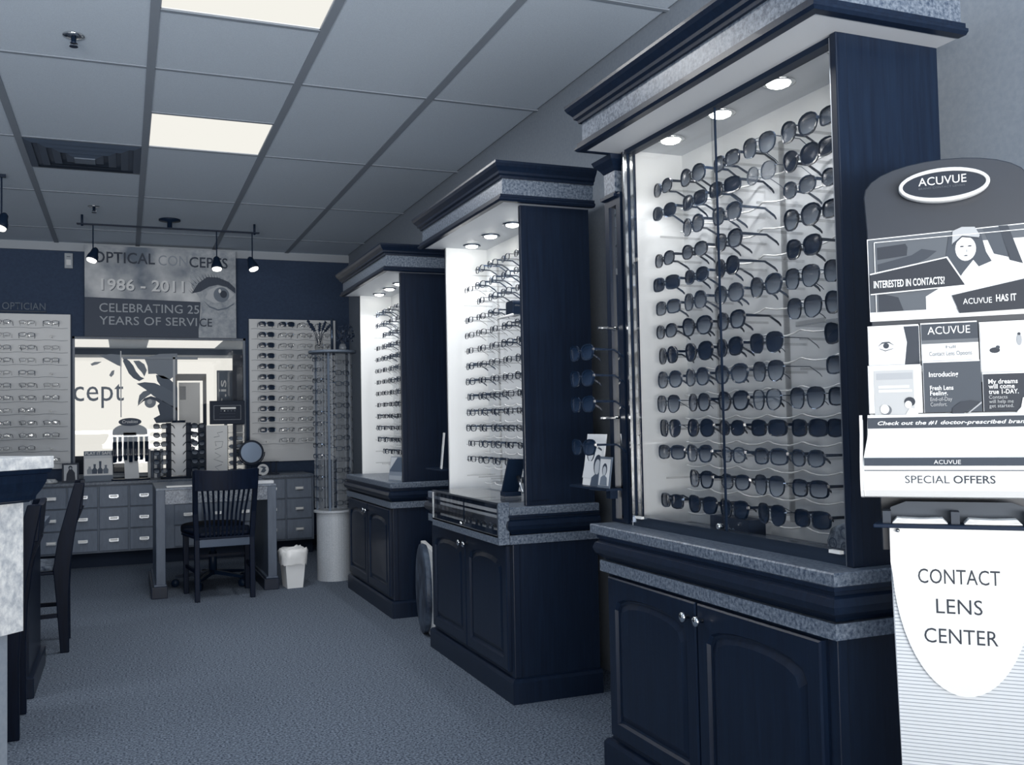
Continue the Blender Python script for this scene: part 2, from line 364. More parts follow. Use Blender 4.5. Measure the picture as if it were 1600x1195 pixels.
def showcase(X0, Y0, L, lab, down, xb=1.94, glass=False, ext=0.0):
    t = thing('eyewear_showcase', lab, 'display cabinet', (X0, Y0, 0), group='wall showcases along the right wall')
    xb -= X0
    sweep([(0, 0), (0, .088), (-.008, .1), (-.02, .104)], 0, 0, L, xb, 'plinth', M_wood, t)
    box('cabinet_body', M_wood, t, .028, xb, .025, L-.025, .1, .672)
    box('corner_post', M_wood, t, .018, .05, .018, .05, .104, .672, bev=.003)
    yc = L/2
    box('face_frame', M_wood, t, .02, .03, .05, L-.03, .104, .672)
    for a, b, ky in ((.06, yc-.004, yc-.035), (yc+.004, L-.05, yc+.035)):
        d = arc_door(t, .002, a, b, .125, .66); knob(d, .003, ky, .615)
    sweep([(-.0, .672), (0, .71)], 0, 0, L, xb, 'lower_granite_band', M_granite, t)
    sweep([(-.03, .71), (-.012, .712), (-.004, .722), (.012, .735), (.018, .752), (.012, .77), (.0, .776), (.0, .784), (.006, .786), (.006, .796)], 0, 0, L, xb, 'bulging_moulding', M_wood, t)
    sweep([(.0, .796), (0, .824), (-.003, .828)], 0, 0, L+ext, xb, 'granite_top', M_granite, t)
    fx = .105
    sp = box('side_panel', M_wood, t, fx, xb, .04, .06, .828, 2.138)
    box('edge_trim', M_wood, sp, fx-.014, fx+.02, .038, .062, .828, 2.138, bev=.003)
    sp = box('side_panel', M_white, t, fx, xb-.02, L-.065, L-.05, .828, 2.138, label='white lined far side panel')
    box('outer_skin', M_wood, sp, fx, xb, L-.05, L-.035, .828, 2.138)
    box('back_panel', M_white, t, xb-.085, xb-.06, .06, L-.065, .828, 2.138)
    box('back_cladding', M_wood, t, xb-.058, xb, .06, L-.05, .828, 2.138)
    box('lining', M_white, t, fx+.02, xb-.085, .06, .062, .84, 2.138)
    # canopy
    cx = -.02 if X0 < 1.52 else -.045; ya, yb = -.02 if X0 < 1.52 else -.05, L
    box('soffit', M_soffit, t, cx+.02, xb, ya+.02, yb-.02, 2.138, 2.15)
    sweep([(-.02, 2.136), (.004, 2.136), (.012, 2.143), (.012, 2.15), (.004, 2.155), (.004, 2.166), (-.02, 2.166), (-.02, 2.136)], cx, ya, yb, xb, 'lower_canopy_moulding', M_wood, t, bottom=False)
    sweep([(-.01, 2.166), (-.01, 2.236)], cx, ya, yb, xb, 'granite_frieze', M_granite, t)
    sweep([(-.01, 2.236), (.0, 2.236), (.002, 2.246), (.012, 2.252), (.014, 2.262), (.03, 2.28), (.036, 2.292), (.036, 2.302)], cx, ya, yb, xb, 'crown_moulding', M_wood, t)
    for y in down:
        dx = .185 if X0 > 1.52 else .212
        r = MB().lathe([(.045, 2.14), (.048, 2.133), (.036, 2.131), (.034, 2.138)], (dx, y), 24, False).build('downlight', M_chrome if glass else M_frM, t, True)
        MB().lathe([(.033, 2.136), (.031, 2.128), (.02, 2.123), (.006, 2.121)], (dx, y), 20).build('bulb', M_bulb, r, True)
        l = bpy.data.lights.new('halogen', 'SPOT'); l.energy = DOWN_W; l.spot_size = 1.9; l.spot_blend = .6; l.shadow_soft_size = .035; l.color = (1, 1, 1)
        o = bpy.data.objects.new('halogen', l); COL.objects.link(o); o.parent = t; o.location = (dx, y, 2.10); o.rotation_euler = (0, .12, 0)
    return t
c1 = showcase(1.53, 1.80, 1.19, 'nearest wall showcase, dark wood and granite, holding rows of sunglasses behind glass doors', (.11, .38, .665, .955), 1.95, True, .07)
c2 = showcase(1.515, 3.785, 1.18, 'middle wall showcase of dark wood with a glass display box on its granite top', (.13, .42, .715, 1.0))
c3 = showcase(1.515, 5.75, 1.25, 'farthest wall showcase of dark wood, beside the clear rotating tower', (.16, .49, .75, 1.04))

# glass sliding doors of nearest showcase
gd = [box('glass_door', M_glass, c1, .110, .114, .587, 1.12, .862, 2.125), box('glass_door', M_glass, c1, .126, .130, .072, .63, .862, 2.125)]
box('door_edge', M_black, gd[0], .109, .115, .586, .590, .862, 2.125); box('door_edge', M_acryl, gd[1], .126, .130, .626, .630, .862, 2.125)
box('top_track', M_black, c1, .100, .136, .066, 1.125, 2.122, 2.138); box('bottom_track', M_frM, c1, .100, .136, .066, 1.125, .828, .862)
for k, (x, m) in enumerate(((.094, M_chrome), (.106, M_black), (.118, M_chrome), (.130, M_black))):
    box('jamb_strip', m, c1, x, x+.010, 1.118, 1.126, .84, 2.13)
box('near_jamb', M_alu, c1, .092, .100, .056, .064, .83, 2.13)
lk = MB().lathe([(.009, 0), (.009, .016), (.007, .018)], n=12).xf(Matrix.Translation((.106, .60, .875)) @ Matrix.Rotation(-PI/2, 4, 'Y')).build('lock', M_chrome, c1, True)
for y in (.1, 1.07): box('track_clip', M_plasticW, c1, .088, .10, y-.02, y+.02, .856, .864)

# ------------------------------------------------------------------ eyewear
STY = {  # half width, half height, exponent, frame thickness
 'r': (.028, .0255, 2.3, .004), 'q': (.030, .0205, 3.2, .0044), 'w': (.029, .024, 2.7, .0048), 'c': (.031, .026, 2.4, .0048),
 'a': (.0295, .0275, 2.5, .0018), 'v': (.0275, .021, 2.4, .0034), 'l': (.028, .0255, 2.2, .0014), 'e': (.025, .0145, 3.0, .0018), 'E': (.0255, .016, 2.8, .003)}
def lens_outline(k, side, n=16):
    a, b, e, _ = STY[k]; pts = []
    for i in range(n):
        t = 2*PI*i/n; c, s = math.cos(t), math.sin(t)
        x = a*math.copysign(abs(c)**(2/e), c); z = b*math.copysign(abs(s)**(2/e), s)
        if k in 'cw': z += (x*side)*.10 if z > 0 else 0; x *= 1-.10*(z < 0)
        if k == 'a': x *= 1+.10*z/b; z -= .003*(side*x < 0 and z < 0); 
        if k == 'v': z += x*side*.05
        pts.append((x, z))
    return pts
def eyewear(k, fm, lm, loc, lab, group, n=16, simple=False, temple=.13):
    t_ = STY[k][3]; a = STY[k][0]; cx = a+.0085
    fr = MB(); lens = []
    for side in (-1, 1):
        o = lens_outline(k, side, n); out = []
        for x, z in o:
            r = math.hypot(x, z); out.append((x*(1+t_/r), z*(1+t_/r)))
        C = lambda pts, y: [(side*cx+x, y+abs(x+side*cx)**2*1.2, z) for x, z in pts]
        loops = [C(o, .004), C(o, 0), C(out, -.001), C(out, .004)]
        fr.bridge(loops+[loops[0]], False, False)
        ml = MB(); ml.bridge([C(o, .0018), C([(p*.5, q*.5) for p, q in o], .0004)], False, True)
        lens.append(ml)
    zb = .006 if k in 'qwcvE' else .009
    fr.tube([(-.010, .000, zb-.002), (0, -.002, zb+.002), (.010, .000, zb-.002)], .0022 if t_ > .002 else .0012, 5)
    if k == 'a': fr.tube([(-.012, 0, .019), (.012, 0, .019)], .001, 4)
    hx = cx+a+.004; tm = []
    for s in (-1, 1):
        w, h = (.0018, .0035) if t_ > .002 else (.0009, .0011)
        m = MB().bridge([[(s*x+i*w, y, z+j*h*q) for i, j in ((-1, -1), (1, -1), (1, 1), (-1, 1))] for x, y, z, q in ((hx-.004, .004, .009, 1), (hx, .010, .009, 1.2), (hx+.002, temple*.72, .008, .9), (hx, temple, -.012, 1), (hx-.001, temple+.008, -.02, .8))])
        tm.append(m)
    if simple == 2:
        for m in tm: fr.add(m.v, m.f)
        o = fr.build('eyeglasses', fm); o.location = loc[0]; o.rotation_euler = (0, 0, loc[1]); tag(o, lab, 'glasses', group)
        for m in lens: m.build('lens', lm, o)
        return o
    t = thing('sunglasses' if lm is not M_lensclear else 'eyeglasses', lab, 'glasses', loc[0], loc[1], group)
    fr.build('frame', fm, t)
    for m in lens: m.build('lens', lm, t, True)
    for m in tm: m.build('temple', fm, t)
    return t
def ROW(i): return 'bottom row' if i == 13 else ORD[i]+' row from the top'
ORD = ['first', 'second', 'third', 'fourth', 'fifth', 'sixth', 'seventh', 'eighth', 'ninth', 'tenth', 'eleventh', 'twelfth', 'thirteenth', 'bottom']
LOOK = {'r': 'round dark', 'q': 'square dark', 'w': 'thick-rimmed dark', 'c': 'large wide-lens', 'a': 'thin-wire aviator', 'v': 'oval dark', 'l': 'pale-lens wire'}
grid1 = ['vrqacq', 'vqqlcq', '-rw-vv', 'vvw-cq', 'qvr-w-', 'qrrcaa', 'vcw-ac', 'rcwa-w', 'rrca-q', 'arcaaq', 'arvqqq', 'qwvqv-', '-wvaq-', 'qwwaq-']
colY = [2.80, 2.62, 2.44, 2.265, 2.095, 1.942]; rowZ = [1.98-.0817*i for i in range(14)]
proto = {}
def place(key, mk, loc, rz, lab, group):
    if key not in proto:
        proto[key] = mk(loc, rz, lab, group); return proto[key]
    return copytree(proto[key], loc, rz, lab, group)
for i, row in enumerate(grid1):
    for j, k in enumerate(row):
        if k == '-': continue
        v = (i*7+j*3) % 3
        fm = {'a': M_frM, 'l': M_frS}.get(k, (M_frD, M_frD, M_frT)[v]); lm = M_lensG if k == 'l' or (i, j) in ((9, 3), (11, 2)) else (M_lensD, M_lensB, M_lensD)[v]
        if k in 'qv' and v == 1 and j < 2: fm = M_frM
        lab = '%s sunglasses, %s, %s column from left, nearest showcase' % (LOOK[k], ROW(i), ORD[j])
        rz = -PI/2 + (0 if j > 3 else (((i*5+j*11) % 7)-3)*.03)
        place(('s', k, fm.name, lm.name), lambda l, r, lb, g: eyewear(k, fm, lm, (l, r), lb, g), (1.70+.004*((i+j) % 3), colY[j], rowZ[i]), rz, lab, 'sunglasses in the nearest showcase')
# clear racks
def rack(Y0, L, lab, X=1.865, rods=range(14)):
    t = thing('acrylic_rack', lab, 'rack', (X, Y0, 0))
    box('backing_sheet', mat('rack_sheet', .86, .4), t, -.012, -.004, .10, 1.08, .88, 2.03)
    for i in rods:
        z = rowZ[i]-.05
        pts = [(-.035-.012*math.cos(k*PI/3), .10+.97*k/36, z+.006*math.sin(k*PI/3)) for k in range(37)]
        MB().tube(pts, .0028, 5).build('wavy_rod', M_plasticW, t)
    m = MB()
    for i in rods:
        for y in colY: m.box(-.1725, -.004, y-1.80-.003, y-1.80+.003, rowZ[i]-.008, rowZ[i]-.0015)
    m.build('nose_peg', M_acryl, t, stuff=True)
    for y in (.19, .55, .91): box('upright', M_acryl, t, -.016, -.0125, y-.012, y+.012, .88, 2.03)
    return t
rack(1.80, 1.0, 'clear pegs and wavy white rods behind the sunglasses in the nearest showcase')
rack(3.785, 1.0, 'clear pegs and wavy white rods holding eyeglasses in the middle showcase', 1.85)
rack(5.76, 1.0, 'clear pegs and wavy white rods holding eyeglasses in the farthest showcase', 1.85)
for ci, (yo, cols, rows_, nm) in enumerate(((3.785-1.80, 5, 14, 'middle'), (5.76-1.80, 4, 14, 'farthest'))):
    for i in range(rows_):
        for j in range(cols):
            h = (i*13+j*7+ci*5) % 11
            if (i == 2 and j < 1) or (i == 13 and j < 3) or (ci == 1 and i in (12,) and j == 0) or (ci == 0 and (i, j) in ((0, 0), (3, 3), (3, 4))): continue
            k = 'eEeE'[h % 4]; fm = (M_frD, M_frM, M_frD, M_frT)[h % 4]
            lab = '%s eyeglasses, %s, %s column from left, %s showcase' % (('thin dark', 'wire', 'slim dark', 'mottled')[h % 4], ROW(i), ORD[j], nm)
            place(('e', k, fm.name), lambda l, r, lb, g: eyewear(k, fm, M_lensclear, (l, r), lb, g, 12, 2, .118), (1.70, colY[j]+yo, rowZ[i]), -PI/2+((h % 5)-2)*.04, lab, 'eyeglasses in the %s showcase' % nm)

# things inside nearest showcase
b = thing('display_box', 'black cardboard box lettered bebe at the foot of the sunglasses rack', 'box', (1.70, 2.50, .866), -PI/2)
box('carton', P(.1), b, -.06, .14, 0, .06, -.037, .025); text('lettering', 'bebe', P(.45), b, .0, -.022, -.001, .07, .026)
b = thing('glasses_case', 'patterned clamshell glasses case at the lower right of the nearest showcase', 'case', (1.73, 1.99, .829), -PI/2)
MB().prism([(-.07, 0), (.08, 0), (.085, .04), (.06, .075), (0, .09), (-.055, .07), (-.072, .035)], 0, .05).build('shell', mat('monogram_cloth', .4, .6, noise=(55, .25, .6, ONE)), b, bev=.008)
for q, (x, z) in enumerate(((-.045, .03), (.0, .06), (.045, .035), (.0, .022), (.058, .055))):
    m = MB(); m.bridge([[(x+r*math.cos(a_*PI/6), y, z+r*math.sin(a_*PI/6)) for a_ in range(12)] for r, y in ((.016, -.0005), (.012, -.0005))], False, False).build('ring_motif', P(.28), b)
b = thing('acrylic_shelf', 'clear slanted acrylic shelf among the sunglasses at right', 'shelf', (1.70, 2.05, 1.44), -PI/2)
MB().box(-.07, .045, .0, .105, -.002, .002).build('ledge', M_acryld, b); MB().box(-.07, .045, .0, .004, -.002, .012).build('lip', M_acryl, b)
MB().prism([(-.07, .0), (.045, 0), (.045, .02), (-.07, .02)], .103, .107).build('backrest', M_acryld, b)
b = thing('framed_portrait', 'dark framed portrait high at the right inside the nearest showcase', 'picture', (1.79, 1.925, 2.045), -PI/2)
box('frame', M_black, b, -.05, .05, 0, .015, -.06, .08); flat('print', [(-.036, -.046), (.036, -.046), (.036, .066), (-.036, .066)], .35, b, -.001)
flat('portrait', ellipse(0, .02, .022, .035, 16), .7, b, -.002)

# ------------------------------------------------------------------ glass display box on middle showcase
gl, gw, gh = .93, .16, .178
g = box('glass_display_box', M_granite, c2, 0, .05, .0, gl, .0, .032, label='chrome edged glass display box with a granite base')
g.location = (1.465-1.515, 3.80-3.785, .672)
box('floor_board', M_white, g, .0, .05, .006, gl-.006, .032, .036)
for (x0, x1, y0, y1, z0, z1) in ((0, .008, 0, .008, .03, gh), (0, .008, gl-.008, gl, .03, gh), (0, .008, 0, gl, gh-.008, gh), (0, .008, 0, gl, .03, .038)):
    box('chrome_edge', M_alu, g, x0, x1, y0, y1, z0, z1)
box('end_panel', M_granite, g, .0, .048, -.012, 0, 0, gh)
box('front_glass', M_glass, g, .002, .004, .008, gl-.008, .038, gh-.008)
box('top_glass', M_glass, g, .002, gw+.08, .002, gl, gh-.003, gh+.002)
box('door_rail', M_black, g, .010, .014, .008, gl-.008, .038, .058); box('top_rail', M_black, g, .010, .016, .008, gl-.008, gh-.03, gh-.009)
box('meeting_rail', M_black, g, .008, .012, gl/2-.004, gl/2+.004, .05, gh-.01)
MB().lathe([(.008, 0), (.008, .014)], n=10).xf(Matrix.Translation((.004, gl/2, .05)) @ Matrix.Rotation(-PI/2, 4, 'Y')).build('lock', M_chrome, g, True)
box('inner_back', P(.75), g, .044, .048, .0, gl, .032, gh-.01)
ty = thing('display_tray', 'pale velvet tray with folded eyeglasses inside the glass box, near half', 'tray', (1.488, 3.90, .7095))
box('tray_floor', P(.8), ty, -.008, .007, -.08, .28, 0, .008); box('tray_wall', P(.85), ty, .005, .007, -.08, .28, .008, .02)
for k in range(3):
    eyewear('E', M_frD, M_lensclear, ((1.476, 3.90+.14*k, .738), -PI/2), ['nearest', 'middle', 'farthest'][k]+' folded pair of eyeglasses on the tray in the glass box', 'eyeglasses in the glass box', 12, 2, .004)
# slanted countertop mirror
b = thing('countertop_mirror', 'black tilted mirror with a chrome strut on the middle showcase top', 'mirror', (1.62, 3.98, .8535))
MB().bridge([[(-.02, -.085, .02), (-.02, -.07, .02), (.06, -.07, .02), (.06, -.085, .02)], [(-.02, -.175+.0, .17), (-.02, -.16, .17), (.06, -.16, .17), (.06, -.175, .17)]]).xf(Matrix.Translation((0, .19, 0))).build('mirror_back', M_blackp, b)
MB().tube([(.04, .06, .09), (.04, .0, .02)], .008, 8).build('strut', M_alu, b, True)
box('foot', M_blackp, b, -.02, .06, .07, .13, 0, .02)
b = thing('glasses_shelf', 'clear shelf holding a black glasses case among the middle showcase rows', 'shelf', (1.68, 4.22, 1.69), -PI/2)
box('ledge', M_acryld, b, -.07, .12, 0, .10, -.003, .002); MB().tube([(-.07, -.004, 0), (.12, -.004, 0)], .006, 8).build('front_rod', M_plasticW, b, True)
b = MB().prism([(-.045, 0), (.045, 0), (.045, .06), (.035, .07), (-.035, .07), (-.045, .06)], 0, .05).build('glasses_case', M_blackp, None, bev=.004); b.location = (1.69, 4.18, 1.693); b.rotation_euler = (0, 0, -PI/2)
tag(b, 'black glasses case standing on the clear shelf in the middle showcase', 'case')

# ------------------------------------------------------------------ side mirror tower between the near and middle showcases
t = thing('side_mirror_tower', 'narrow dark framed mirror with its own cornice beside the nearest showcase', 'mirror', (1.63, 2.965, 0))
box('frame_post', M_wood, t, 0, .03, .085, .115, .829, 2.0); box('frame_post', M_wood, t, 0, .03, .0, .03, .829, 2.0)
box('frame_rail', M_wood, t, 0, .03, .03, .085, .829, .84); box('frame_rail', M_wood, t, 0, .03, .03, .085, 1.96, 2.0)
box('mirror_glass', mat('mirror', .95, .02, 1), t, .012, .016, .03, .085, .84, 1.96)
box('side_board', M_wood, t, .03, .28, .09, .105, .829, 2.0)
sweep([(0, 1.985), (.012, 1.99), (.012, 2.0), (0, 2.004), (0, 2.01)], 0, 0.034, .115, .28, 'lower_cornice', M_wood, t)
sweep([(0, 2.01), (0, 2.085)], 0, .034, .115, .28, 'granite_frieze', M_granite, t)
sweep([(0, 2.085), (.004, 2.09), (.01, 2.1), (.028, 2.12), (.034, 2.135)], 0, .034, .115, .28, 'crown_moulding', M_wood, t)
for z in (1.52, 1.20):
    MB().tube([(0, .055, z), (-.07, .055, z)], .005, 6).build('peg', M_chrome, t)
sh = thing('picture_shelf', 'small dark ledge holding two photos left of the nearest showcase', 'shelf', (1.56, 2.985, .945))
box('board', M_black, sh, -.0, .062, .0, .30, .0, .008); box('bracket', M_black, sh, .03, .06, .03, .06, -.03, 0)
def photo(name, lab, loc, rz, w, h, cat='picture', fr=None, rx=-.12):
    t = thing(name, lab, cat, loc, rz, rx=0)
    t.rotation_euler = (0, 0, rz)
    M = Matrix.Rotation(rx, 4, 'X')
    return t, M
def card(name, lab, cat, loc, rz, w, h, items, rx=-.14, g0=.9, th=.004, mname=None):
    """upright card leaning back; items = list of (partname, outline pts in card coords, tone)"""
    t = thing(name, lab, cat, loc, 0); t.rotation_euler = Matrix.Rotation(rz, 3, 'Z').to_4x4().to_3x3().to_euler()
    M = Matrix.Rotation(rx, 4, 'X')
    MB().box(-w/2, w/2, 0, th, 0, h).xf(M).build('card', P(g0), t)
    for k, (n, pts, gg) in enumerate(items):
        MB().prism(pts, -.0006-.0004*k, -.0004*k).xf(M).build(n, P(gg), t)
    return t
face = lambda cx, cz, s, gs, gh, gb: [('hair', ellipse(cx, cz+.15*s, .62*s, .75*s, 16), gh), ('face', ellipse(cx, cz, .42*s, .56*s, 16), gs), ('shoulders', [(cx-.9*s, cz-1.7*s), (cx+.9*s, cz-1.7*s), (cx+.75*s, cz-.8*s), (cx+.25*s, cz-.55*s), (cx-.25*s, cz-.55*s), (cx-.75*s, cz-.8*s)], gb)]
card('portrait_photo', 'tall photo of a smiling couple on the ledge left of the nearest showcase', 'picture', (1.585, 3.15, .954), -PI/2, .15, .19, face(-.03, .12, .055, .75, .1, .8)+face(.035, .07, .05, .7, .15, .3), g0=.85)
card('portrait_photo', 'small framed photo on the ledge, right of the tall couple photo', 'picture', (1.570, 3.03, .954), -PI/2, .09, .11, [('mat_board', [(-.038, .008), (.038, .008), (.038, .102), (-.038, .102)], .8)]+face(.0, .06, .03, .7, .2, .45), g0=.4)
for k, (z, s) in enumerate(((1.43, 'E'), (1.34, 'w'), (1.25, 'w'), (1.10, 'w'))):
    key = ('s', 'w', M_frD.name, M_lensB.name)
    key = key if key in proto else [q for q in proto if q[0] == 's' and q[1] == 'w'][0]
    copytree(proto[key], (1.482, 3.01, z), -PI/2+.15, ORD[k]+' pair of dark sunglasses from the top in front of the narrow side mirror', 'sunglasses by the side mirror')
# second ledge and card beside middle showcase
sh = thing('picture_shelf', 'small dark ledge between the middle and farthest showcases', 'shelf', (1.60, 5.02, .93))
box('board', M_black, sh, 0, .10, 0, .26, 0, .008); box('bracket', M_black, sh, .06, .10, -.05, .0, -.01, .008)
card('folded_card', 'white folded card on the ledge left of the middle showcase', 'card', (1.63, 5.09, .938), -PI/2-.2, .07, .2, [('print', [(-.02, .02), (.02, .02), (.02, .1), (-.02, .1)], .75)], rx=-.1)
# cards on farthest showcase top
card('easel_card', 'small picture card of sunglasses standing on the farthest showcase top', 'card', (1.585, 5.90, .829), -PI/2+.25, .17, .155, [('model_photo', [(-.08, .06), (.08, .06), (.08, .15), (-.08, .15)], .35), ('highlight', [(-.08, .07), (-.03, .12), (.0, .15), (-.08, .15)], .75), ('strip', [(-.08, .008), (.08, .008), (.08, .035), (-.08, .035)], .6)], g0=.5)

# ------------------------------------------------------------------ round disc leaning between showcases
t = thing('round_display_disc', 'dark round disc on a white square backing between two showcases', 'disc', (1.66, 5.30, .25))
t.location = (1.60, 5.30, .252); t.rotation_euler = (0, 0, -.165)
MB().lathe([(.245, .0), (.25, -.012), (.25, -.03), (.235, -.035)], n=48).xf(Matrix.Rotation(PI/2, 4, 'Y')).build('face', mat('mottled_dark', .2, .5, noise=(9, .06, .34, ONE)), t)
MB().box(0.0, .03, -.30, .24, -.245, .24).build('white_backing', M_plasticW, t, bev=.004)

# ------------------------------------------------------------------ rotating clear tower
t = thing('rotating_eyewear_tower', 'clear rotating eyeglass tower on a pale cylinder by the farthest showcase', 'display tower', (1.51, 7.44, 0))
MB().lathe([(.135, 0), (.135, .515), (.155, .52), (.155, .535)], n=40).build('drum', M_drum, t, False, bev=0)
for k in range(4):
    a_ = k*PI/2+.35; mt = Matrix.Rotation(a_, 4, 'Z')
    for a0, a1 in ((-.045, .045), (-.088, -.072), (.072, .088)): MB().box(a0, a1, -.118, -.114, .55, 1.74).xf(mt).build('acrylic_panel', M_acryld, t)
    MB().box(.086, .10, -.10, -.086, .535, 1.745).xf(mt).build('corner_rod', M_drawer, t)
MB().lathe([(.17, 1.745), (.185, 1.75), (.185, 1.765)], n=36).build('top_disc', P(.42), t)
MB().lathe([(.011, 1.765), (.011, 2.02)], n=10).build('finial_rod', M_frM, t, True)
MB().box(-.03, .03, -.112, -.108, .56, 1.73).xf(Matrix.Rotation(.35, 4, 'Z')).build('mirror_strip', mat('mirror2', .9, .05, 1), t)
pk = [q for q in proto if q[0] == 'e'][0]
SIDE = ['left', 'front', 'right', 'rear']
for k in range(3):
    a_ = k*PI/2+.35-PI/2
    for i in range(14):
        d = Vector((0, -.145, 0)); d.rotate(Matrix.Rotation(a_, 3, 'Z'))
        nm = 'eyeglasses on the %s side of the clear tower, %s from the top' % (SIDE[k], ORD[i])
        if i == 13: nm = 'eyeglasses on the %s side of the clear tower, lowest pair' % SIDE[k]
        copytree(proto[[q for q in proto if q[0] == 'e'][(i+k) % 3]], (1.51+d.x*1.0, 7.44+d.y*1.0, 1.70-.027*k-.083*i), a_, nm, 'eyeglasses on the clear tower')
# decorative branches in pot on top
t = thing('vase_of_twigs', 'small glass vase of dark leafy twigs on top of the clear tower', 'vase', (1.40, 7.40, 1.766))
MB().lathe([(.03, 0), (.035, .03), (.028, .07), (.034, .10)], n=16, cap=True).build('vase', M_acryl, t, True)
for k in range(5):
    a_ = k*1.3; p0 = (0, 0, .02); p1 = (.03*math.cos(a_), .03*math.sin(a_), .13); p2 = (.09*math.cos(a_), .07*math.sin(a_), .20+.02*(k % 3))
    br = MB().tube([p0, p1, p2], .003, 5).build('twig', M_black, t)
    m = MB()
    for q in range(7):
        f_ = .35+.1*q; c = Vector(p1).lerp(Vector(p2), f_); r = .016
        m.add([c+Vector((r*math.cos(u_+q), r*.4, r*math.sin(u_+q))) for u_ in (0, 2.1, 4.2)] + [c+Vector((0, -.006, 0))], [(0, 1, 3), (1, 2, 3), (2, 0, 3), (0, 2, 1)])
    m.build('leaves', P(.12), br, stuff=True)
t = thing('vase_of_twigs', 'dark leafy sprigs behind the rod on the clear tower, right side', 'vase', (1.60, 7.47, 1.766))
MB().lathe([(.025, 0), (.03, .03), (.022, .06)], n=16).build('vase', M_acryld, t, True)
m = MB()
for k in range(40):
    c = Vector((random.uniform(-.05, .09), random.uniform(-.05, .05), random.uniform(.08, .20))); r = .016
    m.add([c+Vector((r*math.cos(u_+k), random.uniform(-.01, .01), r*math.sin(u_+k))) for u_ in (0, 2.1, 4.2)] + [c+Vector((0, -.006, 0))], [(0, 1, 3), (1, 2, 3), (2, 0, 3), (0, 2, 1)])
m.build('leaves', P(.13), t, stuff=True)
for k in range(4): MB().tube([(0, 0, .04), (-.04+.03*k, 0, .17)], .003, 5).build('twig', M_black, t)

# ------------------------------------------------------------------ wastebasket
t = thing('wastebasket', 'white plastic wastebasket with a crumpled bag liner beside the desk', 'bin', (1.155, 7.24, 0), .08)
def rect(w, d, z): return [(-w/2, -d/2, z), (w/2, -d/2, z), (w/2, d/2, z), (-w/2, d/2, z)]
MB().bridge([rect(.115, .15, 0), rect(.155, .19, .24), rect(.15, .185, .24), rect(.11, .145, .01)]).build('bin', P(.86), t, bev=.006)
m = MB(); loops = []
for q, (s, z) in enumerate(((1.08, .17), (1.16, .22), (1.2, .262), (1.1, .285), (.9, .275), (.75, .2))):
    L_ = []
    for k in range(28):
        a_ = 2*PI*k/28; c_, s_ = math.cos(a_), math.sin(a_)
        x = .085*math.copysign(abs(c_)**.6, c_)*s; y = .1*math.copysign(abs(s_)**.6, s_)*s
        j = random.uniform(.94, 1.06); L_.append((x*j, y*j, z+random.uniform(-.012, .012)))
    loops.append(L_)
m.bridge(loops, False, True).build('bag_liner', mat('bag_film', .9, .35), t, True)

